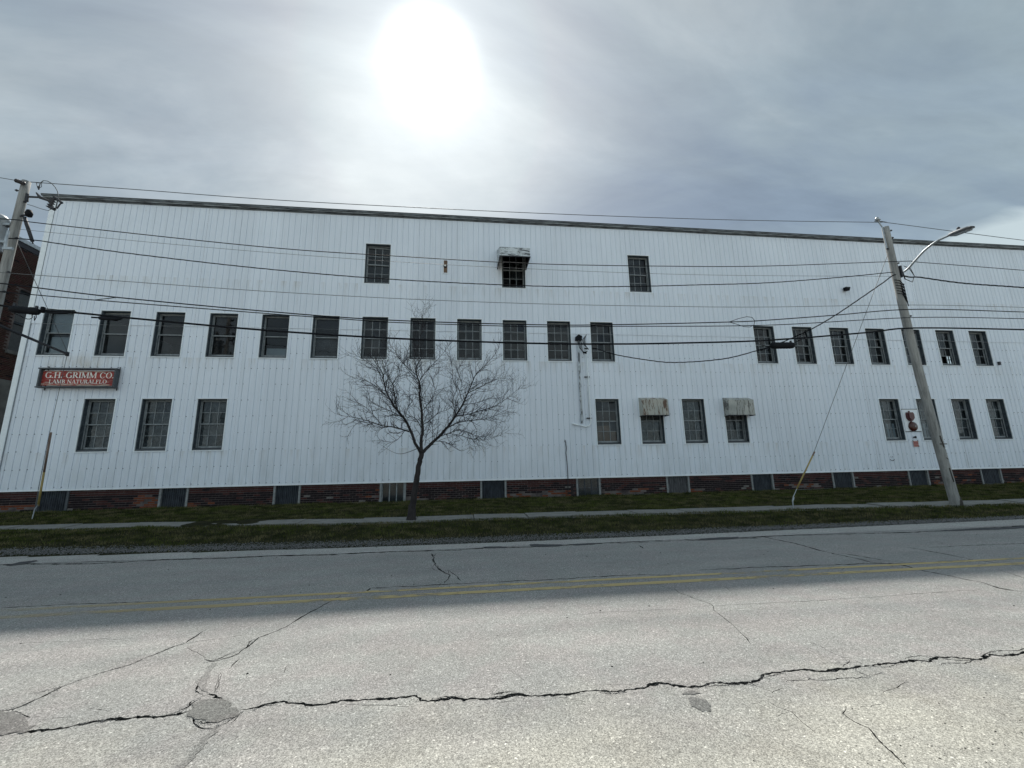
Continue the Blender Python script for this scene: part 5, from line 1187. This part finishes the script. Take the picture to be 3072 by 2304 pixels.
# ------------------------------------------------------------------ bare tree
YT = 11.6
def r4(x, y): return (900+x/2.765, 1000+y/2.765)
T_ = empty('street_tree', (-1.27, YT, .22), 'leafless young street tree with a spreading crown, between pavement and road', 'tree')
def tp(x, y, dy=0.): p = at_y(*r4(x, y), YT+dy); return p
rt = random.Random(3)
SC = {'trunk': .66, 'limb': .78}
LIMBS = [
 ('trunk', [(925,1560,0,.15),(932,1500,0,.135),(938,1400,0,.125),(952,1300,0,.118),(968,1200,0,.11),(985,1100,0,.10),(1002,1030,0,.098),(1010,985,0,.10)]),
 ('limb', [(1010,990,0,.06),(1004,900,0,.055),(1018,800,.02,.05),(1012,720,.05,.046),(1008,620,.05,.04),(992,520,.05,.036),(995,430,.03,.03),(970,350,0,.022),(968,280,0,.016),(1010,200,0,.01),(1040,120,0,.005)]),
 ('limb', [(1000,985,0,.055),(960,920,-.05,.05),(930,840,-.1,.046),(895,760,-.15,.042),(860,700,-.2,.038),(810,640,-.3,.033),(755,560,-.35,.028),(715,480,-.4,.023),(695,400,-.4,.019),(680,320,-.4,.014),(630,250,-.4,.010),(590,180,-.4,.004)]),
 ('limb', [(1020,985,0,.062),(1080,925,.1,.055),(1150,860,.2,.05),(1215,790,.3,.045),(1260,730,.35,.04),(1300,670,.4,.035),(1350,590,.45,.03),(1385,510,.5,.025),(1420,430,.5,.02),(1460,340,.5,.015),(1530,270,.55,.010),(1620,170,.6,.006),(1665,60,.6,.003)]),
 ('limb', [(905,815,-.15,.024),(840,795,-.3,.022),(760,775,-.5,.019),(680,765,-.7,.016),(560,725,-.9,.012),(460,700,-1.,.008),(360,685,-1.,.005),(290,665,-1.,.003)]),
 ('limb', [(680,765,-.7,.012),(620,690,-.7,.010),(540,610,-.8,.007),(470,575,-.8,.004),(415,550,-.8,.003)]),
 ('limb', [(810,640,-.3,.02),(790,560,-.2,.018),(780,480,-.1,.015),(775,410,-.05,.013),(820,340,0,.010),(840,270,0,.007),(900,190,0,.004)]),
 ('limb', [(780,440,-.1,.010),(740,380,-.1,.008),(700,300,-.1,.006),(740,180,-.1,.004),(720,60,-.1,.003)]),
 ('limb', [(735,545,-.35,.014),(640,450,-.4,.011),(560,400,-.5,.008),(490,380,-.5,.005),(430,365,-.5,.003)]),
 ('limb', [(690,380,-.4,.012),(640,300,-.5,.010),(560,240,-.6,.007),(480,190,-.6,.005),(400,155,-.6,.003)]),
 ('limb', [(970,350,0,.014),(900,290,.1,.012),(840,230,.15,.010),(790,150,.2,.007),(740,90,.2,.005),(660,20,.2,.003)]),
 ('limb', [(985,460,.03,.016),(1000,380,.1,.014),(1060,300,.2,.012),(1130,230,.25,.009),(1200,150,.3,.006),(1240,90,.3,.003)]),
 ('limb', [(968,280,0,.010),(950,200,0,.008),(985,120,0,.006),(1000,0,0,.005),(1015,-90,0,.004),(1020,-180,0,.003),(1040,-260,0,.002)]),
 ('limb', [(1215,790,.3,.022),(1300,745,.35,.019),(1400,725,.45,.015),(1500,715,.55,.012),(1600,690,.6,.009),(1700,640,.7,.006),(1780,600,.7,.003)]),
 ('limb', [(1290,690,.4,.02),(1400,670,.45,.017),(1500,640,.55,.014),(1600,610,.6,.011),(1700,550,.7,.008),(1790,480,.75,.005),(1880,425,.8,.003)]),
 ('limb', [(1350,590,.45,.012),(1450,580,.5,.010),(1540,550,.5,.007),(1610,520,.55,.003)]),
 ('limb', [(1400,490,.5,.013),(1490,450,.5,.010),(1580,400,.55,.008),(1660,370,.6,.005),(1745,345,.6,.003)]),
 ('limb', [(1250,740,.33,.015),(1285,660,.2,.013),(1265,560,.15,.011),(1295,470,.1,.009),(1270,380,.1,.007),(1260,280,.1,.005),(1230,120,.1,.003)]),
 ('limb', [(1290,560,.12,.009),(1340,420,.1,.007),(1310,300,.1,.005),(1400,170,.1,.003)]),
 ('limb', [(1150,860,.2,.016),(1230,830,.0,.013),(1330,800,-.2,.010),(1430,840,-.4,.008),(1540,860,-.5,.005),(1640,855,-.6,.004),(1710,820,-.6,.003)]),
 ('limb', [(1120,895,.15,.013),(1200,900,-.1,.010),(1270,940,-.3,.008),(1340,975,-.4,.005),(1420,940,-.5,.003)]),
 ('limb', [(1230,830,0,.010),(1340,850,-.2,.008),(1450,885,-.4,.006),(1560,880,-.4,.003)]),
 ('limb', [(975,955,0,.012),(900,985,-.2,.009),(830,1000,-.3,.007),(760,980,-.4,.004),(690,935,-.5,.003)]),
 ('limb', [(870,805,-.2,.011),(820,870,-.3,.008),(770,900,-.4,.006),(700,895,-.5,.004),(650,890,-.5,.003)]),
 ('limb', [(1018,800,.02,.014),(950,700,.3,.012),(880,690,.3,.010),(900,600,.4,.008),(930,560,.4,.006),(860,480,.4,.003)]),
 ('limb', [(1015,760,.05,.014),(1080,720,.4,.011),(1150,660,.5,.009),(1240,620,.5,.006),(1180,540,.6,.003)]),
 ('limb', [(1010,650,.05,.013),(1080,560,-.4,.010),(1120,470,-.5,.008),(1100,380,-.5,.005),(1180,300,-.5,.003)]),
 ('limb', [(1100,900,.12,.008),(1098,780,.12,.006),(1100,640,.1,.005),(1095,500,.1,.003)]),
 ('limb', [(1035,930,.0,.010),(1055,820,.2,.008),(1080,740,.3,.006),(1060,640,.4,.004),(1090,560,.4,.003)]),
 ('limb', [(860,700,-.2,.012),(740,640,-.6,.010),(640,600,-.9,.007),(560,545,-1.,.004)]),
]
tw = MB(); SEG = []
def polyl(P, R, parts):
    out = []; RR = []
    m = len(P)
    for i in range(m-1):
        a = P[max(i-1, 0)]; b_ = P[i]; c = P[i+1]; d = P[min(i+2, m-1)]
        for j in range(parts):
            u = j/parts; q = .5*((2*b_)+(c-a)*u+(2*a-5*b_+4*c-d)*u*u+(3*b_-a-3*c+d)*u**3)
            rr = R[i]+(R[i+1]-R[i])*u; q += Vector((rt.uniform(-1, 1), rt.uniform(-1, 1), rt.uniform(-1, 1)))*min(.010, rr*.16); out.append(q); RR.append(rr)
    out.append(P[-1]); RR.append(R[-1]); return out, RR
FORK = tp(1010, 985)
def grow(p, d, L, r, lvl):
    n = max(3, int(L/.07)); P = [p]; cur = p.copy(); d = d.normalized(); R = [r]
    for i in range(n):
        d = (d+Vector((rt.gauss(0, .17), rt.gauss(0, .17), rt.gauss(.05, .15)))).normalized()
        cur = cur+d*(L/n); P.append(cur.copy()); R.append(r*(1-.75*(i+1)/n))
        if lvl < 2 and rt.random() < (.72 if lvl == 0 else .55):
            s = Vector((rt.gauss(0, 1), rt.gauss(0, 1), rt.gauss(0.2, 1))); s = (s-d*s.dot(d)).normalized()
            grow(cur, (d*.75+s*.85), L*rt.uniform(.22, .5), r*.6, lvl+1)
    tw.tube(P, R, 3, False)
for name, pl in LIMBS:
    P = [tp(a, c, dy) for a, c, dy, r in pl]; R = [max(q[3]*SC[name], .0028) for q in pl]
    out, RR = polyl(P, R, 5); b = MB(); b.tube(out, RR, 12 if name == 'trunk' else 7)
    if name == 'trunk':
        b.tube([P[0]+Vector((0, 0, .42)), P[0]+Vector((-.005, 0, .2)), P[0]+Vector((-.01, 0, .06)), P[0]+Vector((-.01, 0, -.05))], [.088, .10, .13, .175], 12)
    b.build(name, 'bark', T_, True)
    if name == 'trunk': continue
    s = 0
    for i in range(2, len(out)-1):
        s += (out[i+1]-out[i]).length
        dens = .056 if RR[i] < .03 else .085
        while s > dens:
            s -= dens
            d = (out[i+1]-out[i-1]).normalized(); sdv = Vector((rt.gauss(0, 1), rt.gauss(0, .8), rt.gauss(.15, 1))); sdv = (sdv-d*sdv.dot(d)).normalized()
            far = min(1., (out[i]-FORK).length/1.6); L = rt.uniform(.15, .62)*(.55+.6*far)*(1 if i < len(out)-6 else .7)
            if out[i].z < FORK.z+.12: continue
            grow(out[i], d*.55+sdv*.8+(out[i]-FORK).normalized()*.25, L, min(.0105, RR[i]*.5+.0035), 0)
    grow(out[-1], out[-1]-out[-3], .35, .003, 0)
tag(tw.build('twigs', 'twig', T_), kind='stuff')
print('tris approx', sum(len(o.data.polygons) for o in S.objects if o.type == 'MESH'), 'twig faces', len(tw.f))
